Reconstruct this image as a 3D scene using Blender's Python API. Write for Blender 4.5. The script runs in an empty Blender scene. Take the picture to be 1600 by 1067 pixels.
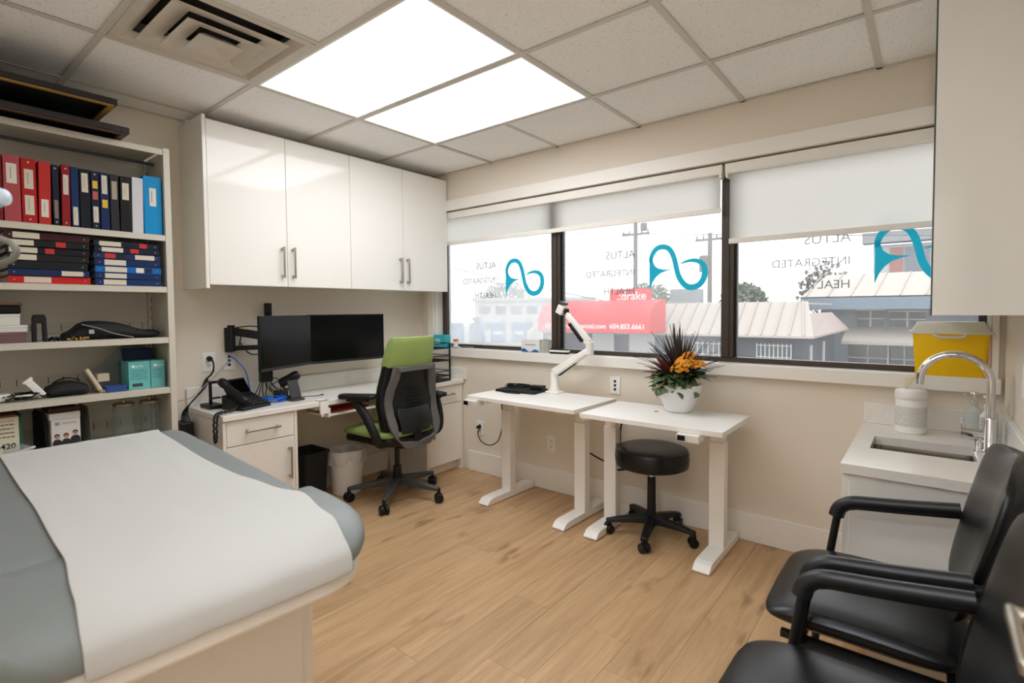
import bpy, bmesh, math, random
from mathutils import Matrix, Vector
random.seed(7)
R = math.radians
scene = bpy.context.scene
COL = scene.collection

# ------------------------------------------------------------------ camera
YAW, PITCH, ROLL = 0.676681, -0.037585, -0.007887
fw = Vector((-math.sin(YAW)*math.cos(PITCH), math.cos(YAW)*math.cos(PITCH), math.sin(PITCH)))
r0 = Vector((math.cos(YAW), math.sin(YAW), 0)); u0 = r0.cross(fw)
rt = math.cos(ROLL)*r0 + math.sin(ROLL)*u0
up = -math.sin(ROLL)*r0 + math.cos(ROLL)*u0
cam_data = bpy.data.cameras.new('camera')
cam = bpy.data.objects.new('camera', cam_data); COL.objects.link(cam)
m = Matrix((rt, up, -fw)).transposed().to_4x4(); m.translation = Vector((3.45293, -3.04555, 1.29566))
cam.matrix_world = m
cam_data.sensor_width = 36.0; cam_data.lens = 808.52/1600*36.0
cam_data.shift_y = -18.592/1600; cam_data.clip_start = 0.02; cam_data.clip_end = 400
cam_data.dof.use_dof = True; cam_data.dof.focus_distance = 3.4; cam_data.dof.aperture_fstop = 3.2
scene.camera = cam

# ------------------------------------------------------------------ world, exposure
SKY = 2.4
PANEL = 7.0
HALL = 22.0
DOORP = 5.8
w = bpy.data.worlds.new('overcast_sky'); scene.world = w; w.use_nodes = True
bg = w.node_tree.nodes['Background']; bg.inputs[0].default_value = (0.98, 0.99, 1.0, 1); bg.inputs[1].default_value = SKY
scene.view_settings.view_transform = 'Standard'; scene.view_settings.look = 'None'
scene.view_settings.exposure = 0.14; scene.view_settings.gamma = 1.0; scene.view_settings.use_curve_mapping = False
scene.cycles.use_denoising = True
scene.cycles.max_bounces = 10; scene.cycles.diffuse_bounces = 8; scene.cycles.transparent_max_bounces = 16
scene.cycles.caustics_reflective = False; scene.cycles.caustics_refractive = False

# ------------------------------------------------------------------ materials
def lin(c):
    if isinstance(c, str):
        c = tuple(int(c[i:i+2], 16) for i in (0, 2, 4))
    o = []
    for v in c[:3]:
        v = v/255.0
        o.append(v/12.92 if v <= .04045 else ((v+.055)/1.055)**2.4)
    return (o[0], o[1], o[2], 1)

MATS = {}
def pm(name, col, rough=.5, metal=0.0, coat=0.0, spec=.5, noise=0.0, nscale=30.0, bump=0.0, bscale=200.0, alpha=None, trans=0.0):
    """procedural principled material: base colour with a little noise variation and fine relief"""
    if name in MATS: return MATS[name]
    mt = bpy.data.materials.new(name); mt.use_nodes = True
    nt = mt.node_tree; b = nt.nodes['Principled BSDF']
    c = lin(col)
    b.inputs['Base Color'].default_value = c; b.inputs['Roughness'].default_value = rough
    b.inputs['Metallic'].default_value = metal; b.inputs['Coat Weight'].default_value = coat
    b.inputs['Coat Roughness'].default_value = .06; b.inputs['Specular IOR Level'].default_value = spec
    b.inputs['Transmission Weight'].default_value = trans
    if alpha is not None: b.inputs['Alpha'].default_value = alpha
    tc = nt.nodes.new('ShaderNodeTexCoord')
    if noise > 0:
        n = nt.nodes.new('ShaderNodeTexNoise'); n.inputs['Scale'].default_value = nscale; n.inputs['Detail'].default_value = 3
        nt.links.new(tc.outputs['Object'], n.inputs['Vector'])
        r = nt.nodes.new('ShaderNodeValToRGB')
        r.color_ramp.elements[0].position = .3; r.color_ramp.elements[1].position = .7
        r.color_ramp.elements[0].color = (c[0]*(1-noise), c[1]*(1-noise), c[2]*(1-noise), 1)
        r.color_ramp.elements[1].color = (min(1, c[0]*(1+noise)), min(1, c[1]*(1+noise)), min(1, c[2]*(1+noise)), 1)
        nt.links.new(n.outputs['Fac'], r.inputs['Fac']); nt.links.new(r.outputs['Color'], b.inputs['Base Color'])
    if bump > 0:
        n2 = nt.nodes.new('ShaderNodeTexNoise'); n2.inputs['Scale'].default_value = bscale; n2.inputs['Detail'].default_value = 2
        nt.links.new(tc.outputs['Object'], n2.inputs['Vector'])
        bp = nt.nodes.new('ShaderNodeBump'); bp.inputs['Strength'].default_value = bump; bp.inputs['Distance'].default_value = .002
        nt.links.new(n2.outputs['Fac'], bp.inputs['Height']); nt.links.new(bp.outputs['Normal'], b.inputs['Normal'])
    MATS[name] = mt
    return mt

def emat(name, col, strength):
    mt = bpy.data.materials.new(name); mt.use_nodes = True; nt = mt.node_tree; nt.nodes.clear()
    e = nt.nodes.new('ShaderNodeEmission'); e.inputs[0].default_value = lin(col); e.inputs[1].default_value = strength
    o = nt.nodes.new('ShaderNodeOutputMaterial'); nt.links.new(e.outputs[0], o.inputs[0]); return mt

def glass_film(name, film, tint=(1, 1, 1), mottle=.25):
    """thin window pane: clear, a weak mirror, and a translucent film; on the panes it paints in the outdoor haze"""
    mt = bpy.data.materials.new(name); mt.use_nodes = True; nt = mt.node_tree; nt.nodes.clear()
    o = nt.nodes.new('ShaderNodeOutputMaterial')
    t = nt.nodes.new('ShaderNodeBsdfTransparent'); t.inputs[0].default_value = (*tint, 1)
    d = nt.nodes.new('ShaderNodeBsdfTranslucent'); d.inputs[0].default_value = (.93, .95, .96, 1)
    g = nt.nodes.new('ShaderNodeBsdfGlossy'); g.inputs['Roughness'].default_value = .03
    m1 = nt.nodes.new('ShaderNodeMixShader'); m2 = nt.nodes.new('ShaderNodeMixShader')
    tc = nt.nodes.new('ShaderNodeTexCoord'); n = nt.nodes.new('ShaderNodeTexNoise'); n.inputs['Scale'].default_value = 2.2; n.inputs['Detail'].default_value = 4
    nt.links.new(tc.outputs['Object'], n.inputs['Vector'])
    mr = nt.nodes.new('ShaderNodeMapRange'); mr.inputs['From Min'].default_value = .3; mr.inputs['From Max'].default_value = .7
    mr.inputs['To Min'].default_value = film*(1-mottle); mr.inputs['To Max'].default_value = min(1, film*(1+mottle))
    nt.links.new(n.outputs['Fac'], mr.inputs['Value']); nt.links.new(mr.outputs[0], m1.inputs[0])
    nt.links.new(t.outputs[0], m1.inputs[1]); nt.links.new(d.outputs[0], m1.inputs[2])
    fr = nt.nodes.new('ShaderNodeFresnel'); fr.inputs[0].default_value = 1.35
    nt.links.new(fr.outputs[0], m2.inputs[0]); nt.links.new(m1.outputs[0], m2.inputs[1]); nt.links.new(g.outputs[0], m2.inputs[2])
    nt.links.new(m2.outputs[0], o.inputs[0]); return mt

def mix_translucent(name, col, fac, rough=.6):
    mt = bpy.data.materials.new(name); mt.use_nodes = True; nt = mt.node_tree
    b = nt.nodes['Principled BSDF']; b.inputs['Base Color'].default_value = lin(col); b.inputs['Roughness'].default_value = rough
    o = nt.nodes['Material Output']; d = nt.nodes.new('ShaderNodeBsdfTranslucent'); d.inputs[0].default_value = lin(col)
    mx = nt.nodes.new('ShaderNodeMixShader'); mx.inputs[0].default_value = fac
    nt.links.new(b.outputs[0], mx.inputs[1]); nt.links.new(d.outputs[0], mx.inputs[2]); nt.links.new(mx.outputs[0], o.inputs[0]); return mt

def clear_plastic(name, col, fac):
    """clear thin plastic or jar glass: mostly see-through with a glossy skin"""
    mt = bpy.data.materials.new(name); mt.use_nodes = True; nt = mt.node_tree
    b = nt.nodes['Principled BSDF']; b.inputs['Base Color'].default_value = lin(col); b.inputs['Roughness'].default_value = .08
    o = nt.nodes['Material Output']; t = nt.nodes.new('ShaderNodeBsdfTransparent'); t.inputs[0].default_value = (.95, .97, .97, 1)
    mx = nt.nodes.new('ShaderNodeMixShader'); mx.inputs[0].default_value = fac
    nt.links.new(b.outputs[0], mx.inputs[1]); nt.links.new(t.outputs[0], mx.inputs[2]); nt.links.new(mx.outputs[0], o.inputs[0]); return mt

def wood_floor():
    mt = bpy.data.materials.new('oak_laminate'); mt.use_nodes = True; nt = mt.node_tree; b = nt.nodes['Principled BSDF']
    N = nt.nodes.new; L = nt.links.new
    tc = N('ShaderNodeTexCoord'); oi = N('ShaderNodeObjectInfo')
    off = N('ShaderNodeVectorMath'); off.operation = 'MULTIPLY_ADD'
    cmb = N('ShaderNodeCombineXYZ'); L(oi.outputs['Random'], cmb.inputs[0]); L(oi.outputs['Random'], cmb.inputs[1]); L(oi.outputs['Random'], cmb.inputs[2])
    L(cmb.outputs[0], off.inputs[0]); off.inputs[1].default_value = (37, 91, 13); L(tc.outputs['Object'], off.inputs[2])
    mp = N('ShaderNodeMapping'); mp.inputs['Scale'].default_value = (26, 1.9, 1); L(off.outputs[0], mp.inputs['Vector'])
    n1 = N('ShaderNodeTexNoise'); n1.inputs['Scale'].default_value = 1.0; n1.inputs['Detail'].default_value = 8; n1.inputs['Roughness'].default_value = .62; n1.inputs['Distortion'].default_value = .6
    L(mp.outputs[0], n1.inputs['Vector'])
    mp2 = N('ShaderNodeMapping'); mp2.inputs['Scale'].default_value = (9, 2.6, 1); L(off.outputs[0], mp2.inputs['Vector'])
    n2 = N('ShaderNodeTexNoise'); n2.inputs['Scale'].default_value = 1.0; n2.inputs['Detail'].default_value = 3; L(mp2.outputs[0], n2.inputs['Vector'])
    r1 = N('ShaderNodeValToRGB'); e = r1.color_ramp.elements
    e[0].position = .28; e[0].color = lin((168, 134, 96)); e[1].position = .74; e[1].color = lin((203, 170, 129))
    L(n1.outputs['Fac'], r1.inputs['Fac'])
    r2 = N('ShaderNodeValToRGB'); e = r2.color_ramp.elements
    e[0].position = .27; e[0].color = lin((150, 118, 88)); e[1].position = .38; e[1].color = (1, 1, 1, 1)
    L(n2.outputs['Fac'], r2.inputs['Fac'])
    mx = N('ShaderNodeMix'); mx.data_type = 'RGBA'; mx.blend_type = 'MULTIPLY'; mx.inputs[0].default_value = .6
    L(r1.outputs['Color'], mx.inputs[6]); L(r2.outputs['Color'], mx.inputs[7])
    hs = N('ShaderNodeHueSaturation'); mr = N('ShaderNodeMapRange'); mr.inputs['To Min'].default_value = .94; mr.inputs['To Max'].default_value = 1.06
    L(oi.outputs['Random'], mr.inputs['Value']); L(mr.outputs[0], hs.inputs['Value']); L(mx.outputs[2], hs.inputs['Color'])
    L(hs.outputs['Color'], b.inputs['Base Color']); b.inputs['Roughness'].default_value = .42
    bp = N('ShaderNodeBump'); bp.inputs['Strength'].default_value = .08; bp.inputs['Distance'].default_value = .001
    L(n1.outputs['Fac'], bp.inputs['Height']); L(bp.outputs['Normal'], b.inputs['Normal'])
    return mt

def acoustic_tile():
    mt = bpy.data.materials.new('acoustic_tile'); mt.use_nodes = True; nt = mt.node_tree; b = nt.nodes['Principled BSDF']
    N = nt.nodes.new; L = nt.links.new
    tc = N('ShaderNodeTexCoord')
    v = N('ShaderNodeTexVoronoi'); v.inputs['Scale'].default_value = 85; v.inputs['Randomness'].default_value = 1; L(tc.outputs['Object'], v.inputs['Vector'])
    n = N('ShaderNodeTexNoise'); n.inputs['Scale'].default_value = 60; n.inputs['Detail'].default_value = 3; L(tc.outputs['Object'], n.inputs['Vector'])
    th = N('ShaderNodeMath'); th.operation = 'MULTIPLY_ADD'; L(n.outputs['Fac'], th.inputs[0]); th.inputs[1].default_value = .5; th.inputs[2].default_value = -.07
    lt = N('ShaderNodeMath'); lt.operation = 'LESS_THAN'; L(v.outputs['Distance'], lt.inputs[0]); L(th.outputs[0], lt.inputs[1])
    mx = N('ShaderNodeMix'); mx.data_type = 'RGBA'; L(lt.outputs[0], mx.inputs[0])
    mx.inputs[6].default_value = lin((245, 246, 245)); mx.inputs[7].default_value = lin((206, 203, 196))
    L(mx.outputs[2], b.inputs['Base Color']); b.inputs['Roughness'].default_value = .9
    bp = N('ShaderNodeBump'); bp.invert = True; bp.inputs['Strength'].default_value = .5; bp.inputs['Distance'].default_value = .002
    L(lt.outputs[0], bp.inputs['Height']); L(bp.outputs['Normal'], b.inputs['Normal'])
    return mt

def quartz(name, col):
    mt = bpy.data.materials.new(name); mt.use_nodes = True; nt = mt.node_tree; b = nt.nodes['Principled BSDF']
    N = nt.nodes.new; L = nt.links.new
    tc = N('ShaderNodeTexCoord'); n = N('ShaderNodeTexNoise'); n.inputs['Scale'].default_value = 2.2; n.inputs['Detail'].default_value = 6; n.inputs['Distortion'].default_value = 1.6
    L(tc.outputs['Object'], n.inputs['Vector'])
    r = N('ShaderNodeValToRGB'); e = r.color_ramp.elements; c = lin(col)
    e[0].position = .47; e[0].color = c; e[1].position = .5; e[1].color = (c[0]*.95, c[1]*.95, c[2]*.95, 1)
    k = r.color_ramp.elements.new(.53); k.color = c
    L(n.outputs['Fac'], r.inputs['Fac']); L(r.outputs['Color'], b.inputs['Base Color']); b.inputs['Roughness'].default_value = .22
    return mt

def stripes(name, c1, c2, scale, axis, width=.5, rough=.6):
    """printed text-like lines or seams on a flat surface"""
    mt = bpy.data.materials.new(name); mt.use_nodes = True; nt = mt.node_tree; b = nt.nodes['Principled BSDF']
    N = nt.nodes.new; L = nt.links.new
    tc = N('ShaderNodeTexCoord'); sx = N('ShaderNodeSeparateXYZ'); L(tc.outputs['Object'], sx.inputs[0])
    mu = N('ShaderNodeMath'); mu.operation = 'MULTIPLY'; L(sx.outputs[axis], mu.inputs[0]); mu.inputs[1].default_value = scale
    fr = N('ShaderNodeMath'); fr.operation = 'FRACT'; L(mu.outputs[0], fr.inputs[0])
    lt = N('ShaderNodeMath'); lt.operation = 'LESS_THAN'; L(fr.outputs[0], lt.inputs[0]); lt.inputs[1].default_value = width
    nz = N('ShaderNodeTexNoise'); nz.inputs['Scale'].default_value = 260; L(tc.outputs['Object'], nz.inputs['Vector'])
    gt = N('ShaderNodeMath'); gt.operation = 'GREATER_THAN'; L(nz.outputs['Fac'], gt.inputs[0]); gt.inputs[1].default_value = .45
    an = N('ShaderNodeMath'); an.operation = 'MULTIPLY'; L(lt.outputs[0], an.inputs[0]); L(gt.outputs[0], an.inputs[1])
    mx = N('ShaderNodeMix'); mx.data_type = 'RGBA'; L(an.outputs[0], mx.inputs[0]); mx.inputs[6].default_value = lin(c1); mx.inputs[7].default_value = lin(c2)
    L(mx.outputs[2], b.inputs['Base Color']); b.inputs['Roughness'].default_value = rough
    return mt

M_WALL = pm('warm_white_paint', (225, 216, 202), .75, noise=.015, nscale=3, bump=.05, bscale=400)
M_TRIM = pm('white_trim_paint', (236, 233, 226), .38)
M_FLOOR = wood_floor(); M_TILE = acoustic_tile()
M_GRID = pm('ceiling_grid_enamel', (205, 202, 194), .45)
M_GLOSS = pm('white_gloss_laminate', (234, 232, 226), .07, spec=.30)
M_WOODW = pm('white_textured_laminate', (232, 227, 219), .42, noise=.02, nscale=40)
M_QUARTZ = quartz('white_quartz', (232, 229, 223))
M_NICKEL = pm('brushed_nickel', (176, 168, 154), .32, metal=1)
M_CHROME = pm('chrome', (225, 226, 228), .07, metal=1)
M_STEEL = pm('stainless_steel', (128, 120, 110), .33, metal=1)
M_BLACK = pm('black_plastic', (16, 17, 18), .45, spec=.35)
M_BLACKM = pm('black_matte', (14, 14, 15), .7)
M_SCREEN = pm('black_screen', (9, 9, 10), .2, spec=.25)
M_VINYL = pm('black_vinyl', (11, 13, 15), .33, spec=.4, bump=.12, bscale=300)
M_WHITEP = pm('white_plastic', (238, 237, 233), .4)
M_WHITEM = pm('white_powder_coat', (238, 236, 231), .45)
M_PAPER = pm('white_paper', (214, 213, 207), .85, bump=.15, bscale=60)
M_GREYV = pm('grey_vinyl', (122, 128, 127), .5, noise=.02, bump=.06, bscale=250)
M_FRAME = pm('dark_bronze_aluminium', (62, 52, 44), .42)
M_SHELF = pm('putty_steel', (204, 199, 185), .5)
M_SHELFB = pm('putty_steel_back', (214, 209, 197), .6)
M_GREEN = pm('green_upholstery', (142, 164, 92), .8, noise=.05, nscale=120, bump=.2, bscale=500)
M_GRAPH = pm('graphite_plastic', (92, 91, 90), .45)
M_DGRAPH = pm('dark_grey_metal', (62, 66, 68), .4)
M_YELLOW = mix_translucent('yellow_plastic', (255, 218, 0), .3, .35)
M_BLUE = pm('blue_cable', (20, 105, 215), .45)
M_LABEL = pm('cream_label', (214, 206, 188), .8, noise=.04, nscale=200)

# ------------------------------------------------------------------ mesh builder
class MB:
    def __init__(s): s.v = []; s.f = []
    def _add(s, vs, fs):
        n = len(s.v); s.v += [tuple(p) for p in vs]; s.f += [tuple(i+n for i in q) for q in fs]; return s
    def box(s, x0, x1, y0, y1, z0, z1):
        vs = [(x, y, z) for z in (z0, z1) for y in (y0, y1) for x in (x0, x1)]
        return s._add(vs, [(0, 2, 3, 1), (4, 5, 7, 6), (0, 1, 5, 4), (2, 6, 7, 3), (0, 4, 6, 2), (1, 3, 7, 5)])
    def obox(s, c, size, rot=None):
        c = Vector(c); h = [a/2 for a in size]; rot = rot or Matrix.Identity(3)
        vs = [c + rot @ Vector((x*h[0], y*h[1], z*h[2])) for z in (-1, 1) for y in (-1, 1) for x in (-1, 1)]
        return s._add(vs, [(0, 2, 3, 1), (4, 5, 7, 6), (0, 1, 5, 4), (2, 6, 7, 3), (0, 4, 6, 2), (1, 3, 7, 5)])
    def beam(s, p0, p1, wd, th, upv=(0, 0, 1), w1=None, t1=None):
        p0 = Vector(p0); p1 = Vector(p1); d = (p1-p0).normalized(); side = d.cross(Vector(upv))
        if side.length < 1e-4: side = d.cross(Vector((0, 1, 0)))
        side.normalize(); u = side.cross(d).normalized(); w1 = w1 or wd; t1 = t1 or th; vs = []
        for p, a, b in ((p0, wd, th), (p1, w1, t1)):
            for sx, sy in ((-1, -1), (1, -1), (1, 1), (-1, 1)): vs.append(p + side*(sx*a/2) + u*(sy*b/2))
        return s._add(vs, [(0, 1, 2, 3), (7, 6, 5, 4), (0, 4, 5, 1), (1, 5, 6, 2), (2, 6, 7, 3), (3, 7, 4, 0)])
    def cyl(s, p0, p1, r0_, r1_=None, n=16, caps=True):
        p0 = Vector(p0); p1 = Vector(p1); r1_ = r0_ if r1_ is None else r1_
        d = (p1-p0).normalized(); a = d.orthogonal().normalized(); b = d.cross(a); vs = []
        for p, r in ((p0, r0_), (p1, r1_)):
            for i in range(n):
                t = 2*math.pi*i/n; vs.append(p + (a*math.cos(t)+b*math.sin(t))*r)
        fs = [(i, (i+1) % n, n+(i+1) % n, n+i) for i in range(n)]
        if caps: fs += [tuple(range(n-1, -1, -1)), tuple(range(n, 2*n))]
        return s._add(vs, fs)
    def tube(s, pts, r, n=8, sub=0, flat=1.0, caps=True):
        pts = [Vector(p) for p in pts]
        if sub: pts = smooth_path(pts, sub)
        rs = r if isinstance(r, (list, tuple)) else [r]*len(pts)
        if len(rs) != len(pts): rs = [rs[min(len(rs)-1, int(i*(len(rs)-1)/max(1, len(pts)-1)+.5))] for i in range(len(pts))]
        t0 = (pts[1]-pts[0]).normalized(); nrm = t0.orthogonal().normalized() if abs(t0.z) > .95 else t0.cross(Vector((0, 0, 1))).normalized()
        vs = []
        for i, p in enumerate(pts):
            if i == 0: t = (pts[1]-p)
            elif i == len(pts)-1: t = p-pts[i-1]
            else: t = (pts[i+1]-p).normalized()+(p-pts[i-1]).normalized()
            if t.length < 1e-9: t = t0
            t = t.normalized(); nrm = (nrm - t*nrm.dot(t))
            nrm = nrm.normalized() if nrm.length > 1e-6 else t.orthogonal().normalized()
            bi = t.cross(nrm)
            for k in range(n):
                a = 2*math.pi*k/n; vs.append(p + (nrm*math.cos(a)+bi*math.sin(a)*flat)*rs[i])
        fs = []
        for i in range(len(pts)-1):
            for k in range(n):
                fs.append((i*n+k, i*n+(k+1) % n, (i+1)*n+(k+1) % n, (i+1)*n+k))
        if caps: fs += [tuple(range(n-1, -1, -1)), tuple((len(pts)-1)*n+k for k in range(n))]
        return s._add(vs, fs)
    def lathe(s, prof, c=(0, 0, 0), n=24, sx=1, sy=1, rot=None, power=2.0):
        c = Vector(c); vs = []; rot = rot or Matrix.Identity(3)
        for r, z in prof:
            for k in range(n):
                a = 2*math.pi*k/n; ca, sa = math.cos(a), math.sin(a)
                q = (abs(ca)**power+abs(sa)**power)**(-1/power)
                vs.append(c + rot @ Vector((r*q*ca*sx, r*q*sa*sy, z)))
        fs = []
        for i in range(len(prof)-1):
            for k in range(n): fs.append((i*n+k, i*n+(k+1) % n, (i+1)*n+(k+1) % n, (i+1)*n+k))
        fs.append(tuple(range(n-1, -1, -1))); fs.append(tuple((len(prof)-1)*n+k for k in range(n)))
        return s._add(vs, fs)
    def prism(s, poly, M0, h):
        """poly: 2D points in the plane of 4x4 M0 (x,y), extruded h along its z"""
        n = len(poly); vs = [M0 @ Vector((x, y, 0)) for x, y in poly] + [M0 @ Vector((x, y, h)) for x, y in poly]
        fs = [tuple(range(n-1, -1, -1)), tuple(range(n, 2*n))] + [(i, (i+1) % n, n+(i+1) % n, n+i) for i in range(n)]
        return s._add(vs, fs)
    def grid(s, rows, closed=False):
        nr = len(rows); nc = len(rows[0]); vs = [p for r in rows for p in r]; fs = []
        for i in range(nr-1):
            for j in range(nc if closed else nc-1):
                k = (j+1) % nc; fs.append((i*nc+j, i*nc+k, (i+1)*nc+k, (i+1)*nc+j))
        return s._add(vs, fs)
    def loft(s, rings):
        """closed rings, capped"""
        n = len(rings[0]); base = len(s.v); s.grid(rings, closed=True)
        s.f.append(tuple(base+k for k in range(n-1, -1, -1))); s.f.append(tuple(base+(len(rings)-1)*n+k for k in range(n))); return s
    def mesh(s, name, mat, smooth=True, angle=38):
        me = bpy.data.meshes.new(name); me.from_pydata(s.v, [], s.f); me.update()
        bm = bmesh.new(); bm.from_mesh(me); bmesh.ops.recalc_face_normals(bm, faces=bm.faces); bm.to_mesh(me); bm.free()
        if mat: me.materials.append(mat)
        if smooth:
            me.polygons.foreach_set('use_smooth', [True]*len(me.polygons)); me.set_sharp_from_angle(angle=R(angle))
        return me
    def build(s, name, mat, parent=None, bevel=0, seg=2, smooth=True, sub=0, solid=0, angle=38, label=None):
        o = bpy.data.objects.new(name, s.mesh(name, mat, smooth, angle)); COL.objects.link(o)
        if parent is not None: attach(o, parent)
        if label: o['label'] = label
        if solid:
            md = o.modifiers.new('solidify', 'SOLIDIFY'); md.thickness = solid; md.offset = 0
        if bevel:
            md = o.modifiers.new('bevel', 'BEVEL'); md.width = bevel; md.segments = seg; md.limit_method = 'ANGLE'; md.angle_limit = R(40); md.harden_normals = False
        if sub:
            md = o.modifiers.new('subsurf', 'SUBSURF'); md.levels = sub; md.render_levels = sub
        return o

def smooth_path(pts, sub):
    out = []
    for i in range(len(pts)-1):
        p0 = pts[max(0, i-1)]; p1 = pts[i]; p2 = pts[i+1]; p3 = pts[min(len(pts)-1, i+2)]
        for k in range(sub):
            t = k/sub
            out.append(.5*((2*p1)+(-p0+p2)*t+(2*p0-5*p1+4*p2-p3)*t*t+(-p0+3*p1-3*p2+p3)*t**3))
    out.append(pts[-1]); return out

INV = {}
def attach(o, parent):
    o.parent = parent
    k = parent.name
    if k in INV: o.matrix_parent_inverse = INV[k]
    # parts of a part share the frame of their thing: the part itself sits at the thing's frame
def tag(o, label=None, cat=None, group=None, kind=None):
    if label: o['label'] = label
    if cat: o['category'] = cat
    if group: o['group'] = group
    if kind: o['kind'] = kind
    return o
def thing(name, label, cat, loc=(0, 0, 0), rz=None, group=None, kind=None):
    """Empty at the thing's base. Without rz its parts are given in room coordinates, with rz in its own."""
    o = bpy.data.objects.new(name, None); COL.objects.link(o); o.empty_display_size = .05
    o.location = loc
    if rz is None: INV[o.name] = Matrix.Translation(-Vector(loc))
    else: o.rotation_euler = (0, 0, R(rz))
    return tag(o, label, cat, group, kind)
def copy_tree(o, parent=None):
    c = o.copy(); COL.objects.link(c)
    if parent is not None: c.parent = parent
    for ch in list(o.children): copy_tree(ch, c)
    return c
def single(mb, name, mat, label, cat, group=None, kind=None, **kw):
    return tag(mb.build(name, mat, None, **kw), label, cat, group, kind)
def struct(mb, name, mat, **kw):
    return tag(mb.build(name, mat, None, **kw), kind='structure')
def share(o, name, parent, loc, rot=None, scale=None):
    """another piece with the same mesh"""
    c = bpy.data.objects.new(name, o if isinstance(o, bpy.types.Mesh) else o.data); COL.objects.link(c)
    if parent is not None: attach(c, parent)
    c.location = loc
    if rot is not None: c.rotation_euler = rot
    if scale is not None: c.scale = scale
    return c
def text(body, size, origin, right, upv, mat, parent, name='lettering', extrude=.0006, mirror=False, align='CENTER', bold=False, fit=None):
    cu = bpy.data.curves.new('t', 'FONT'); cu.body = body; cu.size = size; cu.align_x = align; cu.align_y = 'CENTER'; cu.extrude = extrude
    cu.resolution_u = 3
    if bold: cu.offset = size*.018
    ob = bpy.data.objects.new('t', cu); me = bpy.data.meshes.new_from_object(ob)
    bpy.data.objects.remove(ob); bpy.data.curves.remove(cu)
    if fit:
        xs_v = [v.co.x for v in me.vertices]; k_ = fit/(max(xs_v)-min(xs_v)); me.transform(Matrix.Scale(k_, 4))
    rv = Vector(right).normalized(); uv = Vector(upv).normalized()
    nv = rv.cross(uv)
    if mirror: rv = -rv
    Mx = Matrix((rv, uv, nv)).transposed().to_4x4(); Mx.translation = Vector(origin)
    me.transform(Mx); me.materials.clear(); me.materials.append(mat); me.name = name
    if mirror: me.flip_normals()
    o = bpy.data.objects.new(name, me); COL.objects.link(o)
    if parent is not None: attach(o, parent)
    return o
def rotz(a): return Matrix.Rotation(R(a), 3, 'Z')
def frame(origin, xv, yv):
    xv = Vector(xv).normalized(); yv = Vector(yv).normalized(); z = xv.cross(yv)
    Mx = Matrix((xv, yv, z)).transposed().to_4x4(); Mx.translation = Vector(origin); return Mx
def rrect(w_, h_, r, n=5):
    """rounded rectangle outline, centred"""
    pts = []
    for cx, cy, a0 in ((w_/2-r, h_/2-r, 0), (-w_/2+r, h_/2-r, 90), (-w_/2+r, -h_/2+r, 180), (w_/2-r, -h_/2+r, 270)):
        for k in range(n+1):
            a = R(a0+90*k/n); pts.append((cx+r*math.cos(a), cy+r*math.sin(a)))
    return pts
# ================================================================== THE ROOM
W, D, H = 3.715, -3.16, 2.425
T2 = 0.6096
GX = [0.192, 0.817, 1.4266, 2.0362, 2.6458, 3.2554]
GY = [-3.022, -2.413, -1.8034, -1.1938, -0.5842]

# floor: slab + single planks running towards the window
fl = struct(MB().box(-.15, W+.15, D-1.5, .15, -.12, -.012), 'floor', pm('subfloor', (120, 95, 70), .8))
x = 0.0; pw = .183; k = 0
rnd = random.Random(3)
while x < W:
    x1 = min(x+pw, W); y = D - rnd.uniform(0, 1.1)
    while y < 0:
        y1 = min(y+1.22, 0)
        a = max(y, D)
        if y1 > D+.02:
            cx, cy = (x+x1)/2, (a+y1)/2; hx, hy = (x1-x)/2-.0003, (y1-a)/2-.0003
            mb = MB().box(-hx, hx, -hy, hy, -.006, .006)
            o = mb.build('plank', M_FLOOR, fl, bevel=.0007, seg=1); o.location = (cx, cy, -.006); k += 1
        y = y1
    x = x1
for i in range(8):       # hall floor seen through the doorway
    o = MB().box(-.2, .2, -.68, .68, -.006, .006).build('plank', M_FLOOR, fl, bevel=.0012, seg=1); o.location = (2.0+.2+.4*0+i*.4-1.0, D-.75, -.006); o.scale = (.99, 1.05, 1)

# walls
WX0, WX1, WZ0, WZ1 = .16, 3.672, .985, 2.118     # window opening
struct(MB().box(-.15, 0, D, .15, 0, H+.15), 'wall_left', M_WALL)
wb = MB().box(0, W, 0, .15, 0, WZ0-.03).box(0, W, 0, .15, WZ1, H+.15).box(0, WX0, 0, .15, WZ0-.03, WZ1).box(WX1, W, 0, .15, WZ0-.03, WZ1)
struct(wb, 'wall_far', M_WALL)
struct(MB().box(W, W+.15, D-1.5, .15, 0, H+.15), 'wall_right', M_WALL)
DX0, DX1, DZ = 2.70, 3.62, 2.06
wn = MB().box(-.15, DX0, D-.12, D, 0, H+.15).box(DX1, W, D-.12, D, 0, H+.15).box(DX0, DX1, D-.12, D, DZ, H+.15)
struct(wn, 'wall_near', M_WALL)
struct(MB().box(1.0, W, D-1.6, D-1.5, 0, H+.15), 'wall_hall', M_WALL)
struct(MB().box(.9, 1.0, D-1.6, D-.12, 0, H+.15), 'wall_hall_end', M_WALL)
# baseboards
def bboard(name, mb): return struct(mb, name, M_TRIM, bevel=.003)
bboard('baseboard_far', MB().box(.55, 3.215, -.015, -.0005, 0, .158))
bboard('baseboard_left', MB().box(.0005, .015, -1.44, -.40, 0, .158).box(.0005, .015, D+.001, -1.87, 0, .158))
bboard('baseboard_right', MB().box(W-.015, W-.0005, D+.1, -.86, 0, .158))
bboard('baseboard_near', MB().box(.001, DX0-.07, D+.0005, D+.015, 0, .158))
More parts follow.
